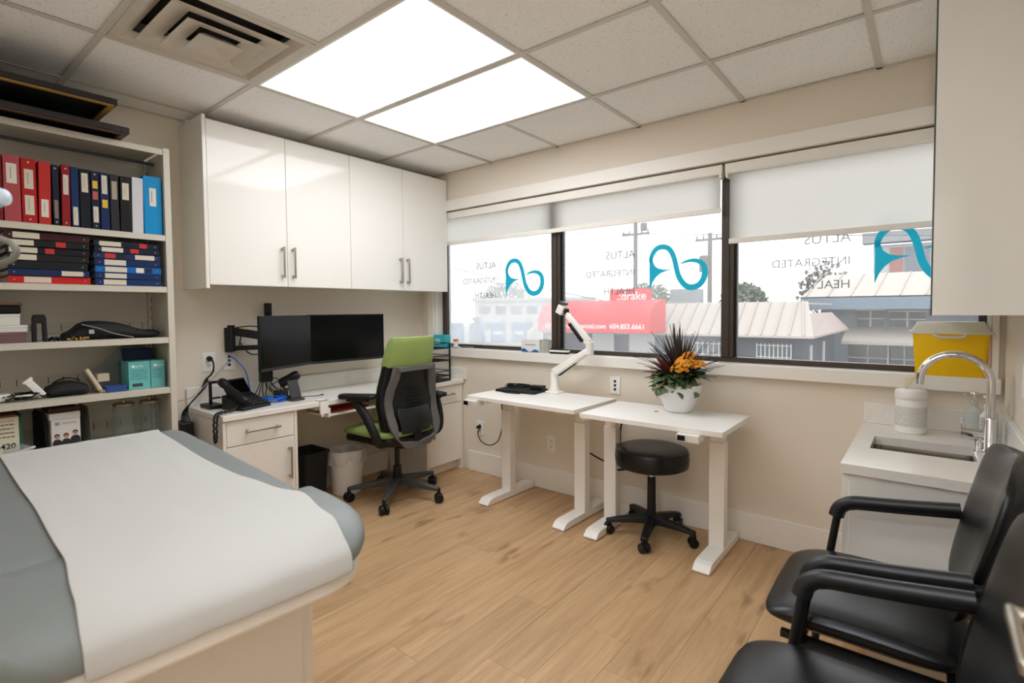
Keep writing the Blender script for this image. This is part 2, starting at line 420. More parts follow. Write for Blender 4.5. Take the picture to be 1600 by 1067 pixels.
# door casing and open door leaf with lever
struct(MB().box(DX0-.07, DX0, D, D+.018, 0, DZ+.07).box(DX1, DX1+.06, D, D+.018, 0, DZ+.07).box(DX0, DX1, D, D+.018, DZ, DZ+.07), 'trim_4', M_TRIM, bevel=.002)
door = struct(MB().box(3.585, 3.625, -3.135, -2.275, .008, 2.04), 'door_1', pm('door_paint', (228, 224, 216), .5), bevel=.002)
lev = MB().cyl((3.585, -2.365, 1.0), (3.577, -2.365, 1.0), .026, n=20).cyl((3.577, -2.365, 1.0), (3.523, -2.365, 1.0), .007, n=12)
lev.beam((3.521, -2.357, 1.0), (3.521, -2.466, 1.0), .009, .013).beam((3.521, -2.462, 1.0), (3.55, -2.462, 1.0), .009, .012)
lev.build('lever', M_NICKEL, door, bevel=.003, label='brushed metal door lever')

# ceiling: slab, single tiles, T-bar grid
ce = struct(MB().box(-.15, W+.15, D-1.6, .15, H+.1, H+.2), 'ceiling', M_TILE)
struct(MB().box(.9, W+.15, D-1.6, D-.06, H, H+.04), 'ceiling_hall', M_TILE)
xs = [0.0]+GX+[W]; ys = [D]+GY+[0.0]
special = {(2, 2), (2, 3), (3, 3), (2, 4), (3, 4), (4, 1), (5, 1)}
TW = .0125
tile_cache = {}
for i in range(len(xs)-1):
    for j in range(len(ys)-1):
        if (i, j) in special: continue
        if xs[i+1]-xs[i] < .05 or ys[j+1]-ys[j] < .05: pass
        hx, hy = (xs[i+1]-xs[i])/2-.002, (ys[j+1]-ys[j])/2-.002
        key = (round(hx, 3), round(hy, 3))
        if key not in tile_cache: tile_cache[key] = MB().box(-hx, hx, -hy, hy, 0, .015).mesh('ceiling_tile', M_TILE)
        share(tile_cache[key], 'ceiling_tile', ce, ((xs[i]+xs[i+1])/2, (ys[j]+ys[j+1])/2, H+.004+.0015*((i*7+j*3) % 3)))
def tbar(x0, x1, y0, y1):
    MB().box(x0, x1, y0, y1, H-.0005, H+.003).build('grid_bar', M_GRID, ce)
for gx in GX:
    if gx == GX[4]: tbar(gx-TW, gx+TW, D, GY[0]-TW); tbar(gx-TW, gx+TW, GY[1]+TW, 0)
    elif gx == GX[2]: tbar(gx-TW, gx+TW, D, GY[2]-TW); tbar(gx-TW, gx+TW, GY[4]+TW, 0)
    else: tbar(gx-TW, gx+TW, D, 0)
for gy in GY:
    for i in range(len(xs)-1):
        a = xs[i]+(TW if i else 0); b = xs[i+1]-(TW if i < len(xs)-2 else 0)
        if gy in (GY[2], GY[3], GY[4]):
            if i == 2: b = xs[4]-TW
            if i == 3: continue
        if gy in (GY[0], GY[1]):
            if i == 4: b = xs[6]-TW
            if i == 5: continue
        tbar(a, b, gy-TW, gy+TW)
tbar(0, .018, D, 0); tbar(W-.018, W, D, 0); tbar(.018, W-.018, -.018, 0); tbar(.018, W-.018, D, D+.018)

# ceiling light panels (2 x 4 ft)
M_DIFF = emat('lit_diffuser', (250, 251, 255), PANEL)
for nm, (ya, yb), lab in (('near', (GY[2], GY[3]), 'lit white ceiling light panel beside the air vent'), ('far', (GY[3], GY[4]), 'lit white ceiling light panel nearer the window'), ('door', (GY[0], GY[1]), 'lit white ceiling light panel by the door behind the camera')):
    xa, xb = (GX[1], GX[3]) if nm != 'door' else (GX[3], GX[5])
    t = thing('ceiling_light', lab, 'light', ((xa+xb)/2, (ya+yb)/2, H), group='ceiling light panels')
    ia, ib, ja, jb = xa+TW+.001, xb-TW-.001, ya+TW+.001, yb-TW-.001
    f = MB(); e = .012
    f.box(ia, ib, ja, ja+e, H+.0005, H+.02).box(ia, ib, jb-e, jb, H+.0005, H+.02).box(ia, ia+e, ja+e, jb-e, H+.0005, H+.02).box(ib-e, ib, ja+e, jb-e, H+.0005, H+.02)
    f.build('frame', M_WHITEM, t)
    MB().box(ia+e, ib-e, ja+e, jb-e, H+.006, H+.012).build('diffuser', M_DIFF if nm != 'door' else emat('dimmed_diffuser', (250, 251, 255), DOORP), t)
    MB().box(ia, ib, ja, jb, H+.02, H+.04).build('housing', M_WHITEM, t)

hl = thing('hall_light', 'lit light panel on the hallway ceiling behind the camera', 'light', (3.0, D-.75, H-.03))
MB().box(2.35, 3.57, D-1.05, D-.45, H-.03, H-.0005).build('housing', M_WHITEM, hl)
MB().box(2.37, 3.55, D-1.03, D-.47, H-.034, H-.0305).build('diffuser', emat('hall_diffuser', (232, 242, 255), HALL), hl)
# ceiling air vent
vx, vy = (GX[1]+GX[2])/2, (GY[1]+GY[2])/2
M_VENT = pm('vent_enamel', (205, 197, 182), .5, noise=.05, nscale=12)
t = thing('ceiling_vent', 'square beige air vent with stepped louvres in the ceiling', 'vent', (vx, vy, H))
def sq_ring(o, i, zo, zi, th=.0035):
    rows = []
    for h, z in ((o, zo), (i, zi), (i, zi+th), (o, zo+th)):
        rows.append([(vx+a*h, vy+b*h, z) for a, b in ((-1, -1), (1, -1), (1, 1), (-1, 1))])
    rows.append(rows[0]); return MB().grid(rows, closed=True)
sq_ring(.292, .262, H-.003, H-.004).build('vent_frame', M_VENT, t, smooth=False)
sq_ring(.262, .222, H-.004, H+.022).build('vent_frame', M_VENT, t, smooth=False)
for o_, i_, z_ in ((.216, .138, H-.012), (.146, .078, H-.024)):
    sq_ring(o_, i_, z_, z_+.020).build('louvre', M_VENT, t, smooth=False)
rows = [[(vx+a*h, vy+b*h, z) for a, b in ((-1, -1), (1, -1), (1, 1), (-1, 1))] for h, z in ((.004, H-.026), (.084, H-.038), (.084, H-.034), (.05, H-.008))]
MB().loft(rows).build('louvre', M_VENT, t, smooth=False)
dk = pm('dark_duct', (40, 37, 33), .9)
MB().box(vx-.26, vx+.26, vy-.26, vy+.26, H+.085, H+.095).build('duct', dk, t)
MB().box(vx-.02, vx+.02, vy-.02, vy+.02, H-.008, H+.084).build('centre_stem', dk, t)

# ================================================================== WINDOW
wn = bpy.data.objects.new('window_1', None); COL.objects.link(wn); wn.location = (1.9, .1, WZ0); tag(wn, kind='structure'); INV['window_1'] = Matrix.Translation(-Vector((1.9, .1, WZ0)))
FY0, FY1 = .082, .135
def bar(*a): return MB().box(*a).build('frame_bar', M_FRAME, wn, bevel=.003)
bar(WX0, WX1, FY0, FY1, WZ0, WZ0+.028); bar(WX0, WX1, FY0, FY1, WZ1-.05, WZ1)
bar(WX0, WX0+.062, FY0, FY1, WZ0+.028, WZ1-.05); bar(WX1-.04, WX1, FY0, FY1, WZ0+.028, WZ1-.05)
MULL = ((1.318, 1.392), (2.513, 2.582))
for a, b in MULL:
    mo = MB().box(a, b, FY0-.01, FY1, WZ0+.028, WZ1-.05).build('mullion', M_FRAME, wn, bevel=.003)
    MB().box(b+.002, b+.012, FY0+.012, FY1-.006, WZ0+.03, WZ1-.052).build('gasket', pm('black_gasket', (18, 18, 18), .5), mo)
    MB().box(b-.028, b-.022, FY0-.0135, FY0-.0098, WZ0+.03, WZ1-.052).build('groove', pm('bronze_edge', (38, 32, 28), .4), mo)
bays = ((WX0+.062, 1.318, .40), (1.392, 2.513, .11), (2.582, WX1-.04, .05))  # last value: strength of the haze veil put into each pane
M_DECAL = mix_translucent('teal_vinyl_film', (30, 186, 216), .6, .5)
M_FROST = glass_film('frosted_vinyl_film', .3, (.38, .38, .39), mottle=0)
LOGO = [(607,300,20),(610,265,24),(630,225,27),(660,201,28),(695,197,28),(730,207,28),(755,235,28),(773,275,28),(785,320,28),(795,365,28),(810,410,29),(835,450,30),(865,475,31),(900,482,31),(940,470,31),(970,437,31),(982,395,31),(978,350,29),(957,320,26),(925,306,22),(890,303,18),(855,308,13),(830,317,8),(815,326,2)]
FIN = [(597,270),(619,262),(622,290),(635,322),(660,343),(700,353),(762,355),(715,365),(675,380),(645,405),(620,440),(597,500)]
def logo(x0, z0, yy, parent):
    """the ribbon-shaped emblem; x0 left edge, z0 lower tip"""
    sc = .364/400
    P3 = lambda u, v, dy=0: (x0+(u-597)*sc, yy+dy, z0+(498-v)*sc)
    pts = smooth_path([Vector(q) for q in LOGO], 4); L_, R_ = [], []
    for i, p in enumerate(pts):
        a = pts[max(0, i-1)]; b = pts[min(len(pts)-1, i+1)]; d = Vector((b.x-a.x, b.y-a.y)).normalized(); n = Vector((-d.y, d.x))
        L_.append((p.x+n.x*p.z*.64, p.y+n.y*p.z*.64)); R_.append((p.x-n.x*p.z*.64, p.y-n.y*p.z*.64))
    mb = MB().grid([[P3(*a), P3(*b)] for a, b in zip(L_, R_)])
    mb._add([P3(u, v, -.0003) for u, v in FIN], [tuple(range(len(FIN)))])
    return mb.build('logo_decal', M_DECAL, parent, smooth=False, label='teal ribbon-shaped emblem on the glass')
logos = ((.862, 1.405), (2.056, 1.412), (3.243, 1.415))
for bi, (a, b, fl_) in enumerate(bays):
    pane = MB().box(a, b, .108, .113, WZ0+.028, WZ1-.05).build('pane', glass_film('hazed_window_glass_%d' % bi, fl_), wn)
    lx, lz = logos[bi]; logo(lx, lz, .1075, pane)
    for s_, z_, sz in (('ALTUS', 1.655, .073), ('INTEGRATED', 1.535, .062), ('HEALTH', 1.415, .062)):
        text(s_, sz, (lx-.10, .1072, z_), (1, 0, 0), (0, 0, 1), M_FROST, pane, 'frosted_lettering', .0003, mirror=True, align='LEFT')
# casing, head board, sill
struct(MB().box(.06, W-.001, -.02, -.0005, WZ1, 2.202), 'trim_1', M_TRIM, bevel=.002)
struct(MB().box(.06, W-.012, -.036, .082, WZ0-.068+.001, WZ0).box(.06, W-.012, .0, .15, WZ0-.03, WZ0-.001), 'trim_2', M_TRIM, bevel=.003)
struct(MB().box(.09, WX0, -.02, -.0005, WZ0, WZ1).box(WX0+.0005, WX0+.012, -.0005, .0815, WZ0+.0005, WZ1-.0005).box(WX1, W-.02, -.02, -.0005, WZ0, WZ1).box(WX1-.012, WX1-.0005, -.0005, .0815, WZ0+.0005, WZ1-.0005), 'trim_3', M_TRIM, bevel=.002)

# roller blinds
M_BLIND = mix_translucent('blind_fabric', (250, 247, 240), .85, .8)
M_CASS = pm('blind_cassette', (232, 229, 221), .45)
for xa, xb, zb, lab in ((.19, 2.535, 1.855, 'wide white roller blind over the two left window panes'), (2.55, 3.655, 1.674, 'white roller blind pulled lower over the right window pane')):
    t = thing('roller_blind', lab, 'blind', ((xa+xb)/2, .03, zb), group='roller blinds')
    MB().box(xa, xb, .0, .07, 2.052, 2.108).build('cassette', M_CASS, t, bevel=.004)
    MB()._add([(xa+.018, .035, zb+.012), (xb-.018, .035, zb+.012), (xb-.018, .035, 2.06), (xa+.018, .035, 2.06)], [(0, 1, 2, 3)]).build('fabric', M_BLIND, t)
    MB().box(xa+.015, xb-.015, .029, .041, zb-.012, zb+.018).build('bottom_bar', M_CASS, t, bevel=.003)
    MB().cyl((xa+.002, .034, 2.08), (xb-.002, .034, 2.08), .02, n=14).build('roller', M_CASS, t)
    for xc in (xb-.016, xa+.004): MB().box(xc, xc+.012, .0, .05, 2.03, 2.052).build('end_cap', M_CASS, t)

# outlets on the far wall: plate > sockets
def outlet(name, label, p, axis, holes='duplex', wd=.072, ht=.116):
    """p: centre on the wall; axis 'x' (left wall) or 'y' (far wall)"""
    def B(u0, u1, d0, d1, z0, z1):
        return (p[0]+d0, p[0]+d1, p[1]+u0, p[1]+u1, p[2]+z0, p[2]+z1) if axis == 'x' else (p[0]+u0, p[0]+u1, p[1]-d1, p[1]-d0, p[2]+z0, p[2]+z1)
    t = thing(name, label, 'outlet', p)
    MB().box(*B(-wd/2, wd/2, .0005, .006, -ht/2, ht/2)).build('plate', M_WHITEP, t, bevel=.002)
    if holes == 'duplex':
        for z in (-.02, .02):
            s_ = MB().box(*B(-.016, .016, .006, .0085, z-.014, z+.014)).build('socket', M_WHITEP, t, bevel=.002)
            MB().box(*B(-.008, -.005, .0085, .0088, z-.004, z+.006)).box(*B(.005, .008, .0085, .0088, z-.004, z+.006)).box(*B(-.002, .002, .0085, .0088, z-.01, z-.006)).build('slot', M_BLACKM, s_)
    else:
        for z in (-.026, 0, .026): MB().box(*B(-.008, .008, .006, .0075, z-.008, z+.008)).build('jack', M_BLACKM, t)
    return t
outlet('wall_outlet', 'white outlet on the beige wall just above the white desks', (1.87, 0, .80), 'y', 'jack')
outlet('wall_outlet', 'white outlet low on the wall with a black cord plugged in', (.675, 0, .355), 'y')
outlet('wall_outlet', 'white outlet low on the wall under the left white desk', (1.363, 0, .335), 'y')
outlet('wall_outlet', 'white outlet on the left wall with a black plug, left of the network plate', (0, -1.737, .99), 'x')
outlet('network_plate', 'white network wall plate with a blue cable plugged in', (0, -1.619, .99), 'x', 'jack')
outlet('light_switch', 'white switch plate on the right wall above the sink', (W-.0065, -.62, 1.04), 'x', 'none')
# ================================================================== LEFT WALL: CABINETS, DESK COUNTER
def bar_handle(p0, p1, out, name, parent, r=.005, off=.03):
    """bar pull between p0 and p1 standing off along out"""
    p0 = Vector(p0); p1 = Vector(p1); o = Vector(out); d = (p1-p0).normalized()
    mb = MB().beam(p0+o*off, p1+o*off, r*2, r*2, upv=out)
    for q in (p0+d*.012, p1-d*.012): mb.beam(q, q+o*off, r*2.6, r*2.6)
    return mb.build(name, M_NICKEL, parent, bevel=.0015)

UX = .335
ysp = [-1.845, -1.393, -.936, -.476, -.012]
for u in range(2):
    ya, yb = ysp[2*u], ysp[2*u+2]
    t = thing('wall_cabinet', ('glossy white two-door wall cabinet over the computer monitors', 'glossy white two-door wall cabinet in the corner by the window')[u], 'cabinet', (.17, (ya+yb)/2, 1.455), group='white wall cabinets')
    MB().box(.0005, UX-.021, ya+.001, yb-.001, 1.456, 2.362).build('body', M_WOODW, t)
    for k in range(2):
        da, db = ysp[2*u+k]+.0015, ysp[2*u+k+1]-.0015
        d = MB().box(UX-.02, UX, da, db, 1.452, 2.365).build('door', M_GLOSS, t, bevel=.0015)
        hy = db-.033 if k == 0 else da+.033
        bar_handle((UX, hy, 1.505), (UX, hy, 1.697), (1, 0, 0), 'handle', d)
    if u == 0: MB().box(.0005, UX+.002, ya-.02, ya-.0005, 1.431, 2.385).build('end_panel', M_GLOSS, t, bevel=.0015)
    MB().box(.0005, .05, ya+.001, yb-.001, 2.3625, H-.001).build('filler', M_WOODW, t)

CZ = .735; CF = .505
# worktop with backsplash
t = thing('desk_counter', 'long white quartz desk counter along the left wall', 'counter', (.25, -.93, CZ-.032))
MB().box(.0005, CF, -1.868, -.0005, CZ-.032, CZ).build('worktop', M_QUARTZ, t, bevel=.003)
MB().box(.0005, .02, -1.868, -.0005, CZ+.0005, CZ+.108).build('backsplash', M_QUARTZ, t, bevel=.002)
MB().box(.0205, .53, -.02, -.0005, CZ+.0005, CZ+.088).build('backsplash', M_QUARTZ, t, bevel=.002)
PX = .488
def pedestal(label, ya, yb, hinge):
    t = thing('base_cabinet', label, 'cabinet', (.25, (ya+yb)/2, 0), group='white desk pedestals')
    MB().box(.0005, PX-.02, ya+.0005, yb-.0005, .1, CZ-.0325).build('body', M_WOODW, t, bevel=.001)
    MB().box(.03, PX-.06, ya+.001, yb-.001, 0, .0995).build('toe_kick', M_WOODW, t)
    for yq in (ya-.0002, yb-.0178): MB().box(.03, PX, yq, yq+.018, 0, CZ-.033).build('side_panel', M_WOODW, t, bevel=.001)
    a, b = ya+.02, yb-.02
    dr = MB().box(PX-.0195, PX, a, b, .558, CZ-.037).build('drawer', M_WOODW, t, bevel=.0015)
    mid = (a+b)/2; hl = (b-a)*.255
    bar_handle((PX, mid-hl, .63), (PX, mid+hl, .63), (1, 0, 0), 'handle', dr)
    dd = MB().box(PX-.0195, PX, a, b, .085, .553).build('door', M_WOODW, t, bevel=.0015)
    hy = b-.035 if hinge == 1 else a+.035
    bar_handle((PX, hy, .305), (PX, hy, .495), (1, 0, 0), 'handle', dd)
    return t
pedestal('white desk pedestal cabinet with drawer, under the phone', -1.862, -1.438, 1)
pedestal('white desk pedestal cabinet with drawer, beside the window wall', -.402, -.012, 2)

# keyboard tray with clamp and red pad
t = thing('keyboard_tray', 'white pull-out keyboard tray under the desk counter', 'tray', (.35, -1.1, .62))
MB().prism(rrect(.27, .46, .04), frame((.36, -1.02, .628), (1, 0, 0), (0, 1, 0)), .012).build('tray_board', M_WHITEP, t, bevel=.003)
MB().box(.10, .46, -1.30, -1.262, .672, .7025).box(.2, .4, -1.262, -1.0, .69, .7025).build('track', pm('white_track', (214, 210, 202), .5), t, bevel=.002)
MB().box(.455, .52, -1.30, -1.245, .7358, .7425).box(.506, .52, -1.30, -1.245, .655, .7425).box(.44, .505, -1.238, -1.222, .625, .685).box(.40, .44, -1.238, -1.2, .628, .66).build('clamp', M_WHITEP, t, bevel=.002)
MB().cyl((.513, -1.285, .64), (.513, -1.285, .66), .008, n=10).build('clamp_knob', M_WHITEP, t)
MB().box(.25, .30, -1.25, -1.19, .66, .689).build('pivot', M_BLACK, t)
single(MB().prism(rrect(.2, .30, .02), frame((.36, -1.04, .6405), (1, 0, 0), (0, 1, 0)), .006), 'desk_pad', pm('red_pad', (176, 52, 50), .7), 'red pad lying on the white keyboard tray', 'pad')

# ================================================================== METAL SHELVING
SY0, SY1, SX0, SX1 = -2.965, -2.025, .012, .34
shz = [2.145, 1.70, 1.432, 1.167, .903, .640, .36, .08]
t = thing('shelving_unit', 'putty coloured metal shelving unit full of binders', 'shelf', (.17, -2.49, 0))
for xx in (SX0, SX1-.03):
    for yy in (SY0, SY1-.03):
        MB().box(xx, xx+.03, yy, yy+.03, 0, 2.152).build('post', M_SHELF, t, bevel=.002)
for yy in (SY0+.008, SY1-.02): MB().box(SX0+.03, SX1-.03, yy+.002, yy+.012, .02, 2.14).build('side_panel', M_SHELF, t)
hm = MB().box(-.0035, .0035, -.0004, .0004, -.01, .01).mesh('slot', M_BLACKM)
for i in range(30): share(hm, 'slot', t, (.055, SY1-.0205, .62+i*.05))
MB().box(.002, .0115, SY0, SY1, .02, 2.14).build('back_panel', M_SHELFB, t)
for z in shz:
    s_ = MB().box(SX0+.002, SX1-.001, SY0+.031, SY1-.031, z-.004, z).box(SX1-.006, SX1-.001, SY0+.031, SY1-.031, z-.03, z-.004).box(SX0+.002, SX0+.007, SY0+.031, SY1-.031, z-.03, z-.004).build('shelf_board', M_SHELF, t, bevel=.001)
for z in (1.167, .903, .640):
    rl = MB().box(.0117, .018, SY0+.031, SY1-.031, z+.03, z+.085).build('back_rail', M_SHELF, t)
    sl = MB()
    for k in range(15): sl.box(.018, .0186, SY0+.07+k*.058, SY0+.073+k*.058, z+.042, z+.075)
    sl.build('rail_slot', M_BLACKM, rl)
MB().cyl((.20, SY0+.03, 2.09), (.20, SY1-.03, 2.09), .008, n=10).build('cross_rod', M_DGRAPH, t)

# binders ------------------------------------------------------------
CM = {}
def cmat(c, rough=.5):
    if c not in CM: CM[c] = pm('binder_%02x%02x%02x' % c, c, rough, spec=.25, bump=.05, bscale=300)
    return CM[c]
M_LABW = pm('white_label', (226, 220, 208), .8, noise=.03, nscale=300)
M_LABY = pm('yellow_label', (222, 186, 60), .8); M_LABR = pm('red_label', (196, 50, 44), .8); M_LABP = pm('pink_label', (190, 90, 96), .8)
M_INK = pm('grey_ink', (150, 138, 130), .8)
def binder(label, y0, y1, z0, h, col, tilt=0, labels=(), rivets=True, lw=.62):
    """ring binder standing upright with its spine to the room; local: x out of shelf, y along shelf"""
    wd = y1-y0; t = thing('ring_binder', label, 'binder', (.32, (y0+y1)/2, z0), rz=0, group='binders standing on the second shelf')
    t.rotation_euler = (R(-tilt), 0, 0); hw = wd/2-.001; mt = cmat(col)
    MB().box(-.003, 0, -hw, hw, .0005, h).build('spine', mt, t, bevel=.0012)
    MB().box(-.26, -.0032, -hw, -hw+.003, .0005, h).build('cover', mt, t); MB().box(-.26, -.0032, hw-.003, hw, .0005, h).build('cover', mt, t)
    if wd > .02: MB().box(-.235, -.02, -hw+.004, hw-.004, .006, h-.012).build('pages', M_PAPER, t)
    for (za, zb, mt2) in labels:
        l = MB().box(.0002, .0008, -hw*lw, hw*lw, za*h, zb*h).build('label', mt2, t)
        if mt2 in (M_LABEL, M_LABW) and zb-za > .2: MB().box(.0008, .001, -hw*.16, -hw*.06, za*h+.02, zb*h-.015).build('print', M_INK, l)
    if rivets:
        for z in (.06, .94): MB().cyl((.0002, 0, h*z), (.0015, 0, h*z), .004, n=10).build('rivet', M_NICKEL, t)
    return t
ZB = 1.7005
binder('dark red binder at the left end of the binder row', -2.70, -2.660, ZB, .285, (120, 18, 24), 0, ((.3, .45, M_LABW),))
binder('dusty pink binder with one white spine label near the top', -2.658, -2.602, ZB, .288, (176, 76, 82), 0, ((.58, .88, M_LABW),), False)
binder('bright red binder with two cream spine labels', -2.600, -2.549, ZB, .287, (176, 26, 24), 0, ((.53, .83, M_LABEL), (.13, .43, M_LABEL)))
binder('red binder with a large white label low on its spine', -2.546, -2.503, ZB, .284, (190, 46, 40), 1, ((.12, .40, M_LABW),), False)
binder('narrow navy binder with a grey label low on its spine, between two red ones', -2.496, -2.472, ZB, .278, (20, 28, 50), 0, ((.12, .42, pm('grey_label', (128, 120, 106), .8)),))
binder('dark red binder with one cream label, beside the navy binders', -2.466, -2.434, ZB, .285, (140, 24, 32), .8, ((.52, .84, M_LABEL),))
binder('navy blue binder with a cream label near the shelf', -2.430, -2.400, ZB, .282, (16, 46, 92), 0, ((.04, .34, M_LABEL),), False)
binder('black binder with a cream label near the top, right of a navy binder', -2.398, -2.357, ZB, .280, (14, 18, 26), 0, ((.61, .93, M_LABEL),), False)
binder('dark navy binder with yellow and pink spine labels', -2.355, -2.322, ZB, .279, (14, 28, 52), 0, ((.70, .83, M_LABY), (.51, .65, M_LABP), (.12, .39, M_LABEL)))
binder('navy binder with a cream label above a yellow square', -2.320, -2.284, ZB, .278, (16, 38, 84), 0, ((.63, .95, M_LABEL), (.39, .53, M_LABY)), False)
binder('dark grey binder with one grey label', -2.281, -2.245, ZB, .277, (40, 40, 42), 0, ((.56, .88, pm('grey_label2', (168, 160, 146), .8)),), False)
binder('black binder with a slanted cream label, beside the white binder', -2.242, -2.196, ZB, .276, (16, 16, 17), .5, ((.58, .88, M_LABEL),), False)
binder('white binder between a black and a bright blue one', -2.194, -2.145, ZB, .280, (206, 206, 212), .8, (), False)
binder('bright blue binder at the right end of the binder row', -2.142, -2.060, ZB, .298, (0, 140, 200), 0, ((.49, .80, M_LABW),), False, .36)

def flat_binder(label, y0, y1, z0, h, col, labs=(), jit=0):
    t = thing('lying_binder', label, 'binder', (.18, (y0+y1)/2, z0), group='binders lying on the third shelf'); mt = cmat(col); xf = .322+jit
    MB().box(xf-.003, xf, y0, y1, z0+.0005, z0+h-.0005).build('spine', mt, t, bevel=.001)
    MB().box(.07, xf-.0032, y0, y1, z0+.0005, z0+.003).build('cover', mt, t); MB().box(.07, xf-.0032, y0, y1, z0+h-.003, z0+h-.0005).build('cover', mt, t)
    MB().box(.08, xf-.02, y0+.01, y1-.01, z0+.0035, z0+h-.0035).build('pages', M_PAPER, t)
    wd = y1-y0
    for a, b, m_ in labs:
        MB().box(xf+.0002, xf+.0008, y0+a*wd, y0+b*wd, z0+.12*h, z0+.88*h).build('label', m_, t)
    for q in (.07, .93): MB().cyl((xf+.0002, y0+q*wd, z0+h/2), (xf+.0014, y0+q*wd, z0+h/2), .003, n=8).build('rivet', M_NICKEL, t)
z = 1.4325
for lab, h, col, labs, a, b in (
    ('red binder lying at the bottom of the left stack', .034, (196, 34, 26), ((.18, .50, M_LABEL),), -2.655, -2.368),
    ('navy binder lying second from the bottom of the left stack', .029, (16, 44, 88), ((.64, .92, M_LABEL),), -2.655, -2.374),
    ('black binder without a label lying in the left stack', .036, (22, 24, 27), (), -2.655, -2.378),
    ('black binder with a wide cream label in the left stack, above the unlabelled one', .032, (20, 21, 23), ((.04, .34, M_LABEL),), -2.655, -2.372),
    ('black binder with a cream and a single red label in the left stack', .031, (18, 18, 20), ((.04, .36, M_LABEL), (.45, .56, M_LABR)), -2.66, -2.368),
    ('black binder with cream, black and red labels in the left stack', .031, (20, 20, 22), ((.02, .32, M_LABEL), (.58, .70, M_LABR)), -2.66, -2.37),
    ('dark maroon binder lying on top of the left stack', .034, (56, 14, 18), ((.10, .40, M_LABEL),), -2.665, -2.368)):
    flat_binder(lab, a, b, z, h, col, labs, rnd.uniform(-.006, .004)); z += h+.0005
z = 1.4325
for lab, h, col, labs, a, b in (
    ('navy binder lying at the bottom of the right stack', .032, (16, 46, 96), ((.12, .45, M_LABEL),), -2.352, -2.075),
    ('navy binder lying second from the bottom of the right stack', .030, (16, 44, 92), ((.14, .46, M_LABEL),), -2.352, -2.078),
    ('bright blue binder lying in the middle of the right stack', .032, (10, 98, 176), ((.14, .46, M_LABEL), (.60, .72, M_LABW), (.74, .85, M_BLACKM)), -2.35, -2.075),
    ('navy binder with one cream label lying above the bright blue one', .034, (16, 40, 84), ((.14, .46, M_LABEL),), -2.352, -2.08),
    ('navy binder with a red label on the left of its spine, right stack', .030, (20, 44, 88), ((.16, .31, M_LABR), (.34, .46, M_BLACKM), (.60, .90, M_LABEL)), -2.355, -2.075),
    ('dark navy binder second from the top of the right stack', .028, (12, 24, 46), ((.10, .42, M_LABEL), (.53, .66, M_LABR)), -2.35, -2.08),
    ('dark navy binder lying on top of the right stack', .029, (12, 22, 42), ((.08, .40, M_LABEL), (.68, .80, M_LABR)), -2.352, -2.08)):
    flat_binder(lab, a, b, z, h, col, labs, rnd.uniform(-.006, .004)); z += h+.0005

# picture frames lying on top of the shelving
M_GOLD = pm('gilt_wood', (188, 148, 74), .4, metal=.3); M_DKW = pm('dark_wood', (26, 20, 16), .45); M_BRW = pm('brown_wood', (92, 58, 30), .5)
def pic_frame(label, x0, x1, y0, y1, z0, h, lipm):
    t = thing('picture_frame', label, 'frame', ((x0+x1)/2, (y0+y1)/2, z0), group='frames stored on the shelving'); w_ = .035
    fm = MB().box(x0, x1, y0, y0+w_, z0, z0+h).box(x0, x1, y1-w_, y1, z0, z0+h).box(x0, x0+w_, y0+w_, y1-w_, z0, z0+h).box(x1-w_, x1, y0+w_, y1-w_, z0, z0+h)
    fm.build('moulding', M_DKW, t, bevel=.002)
    MB().box(x1-w_+.004, x1-.006, y0+.01, y1-.01, z0-.004, z0-.0005).box(x0+.01, x1-w_, y1-w_+.006, y1-.006, z0-.004, z0-.0005).build('inner_lip', lipm, t)
    MB().box(x0+w_, x1-w_, y0+w_, y1-w_, z0+h*.55, z0+h*.7).build('backing', M_BLACKM, t)
pic_frame('dark picture frame lying directly on top of the shelving unit', .01, .445, -2.96, -2.225, 2.1555, .03, M_BRW)
pic_frame('dark picture frame with gilt edge lying on the other frame', .02, .545, -2.97, -2.295, 2.246, .028, M_GOLD)
single(MB().box(.03, .20, -2.93, -2.45, 2.187, 2.241), 'cardboard_box', pm('dark_card', (40, 34, 28), .8), 'dark flat box between the two stored picture frames', 'box')

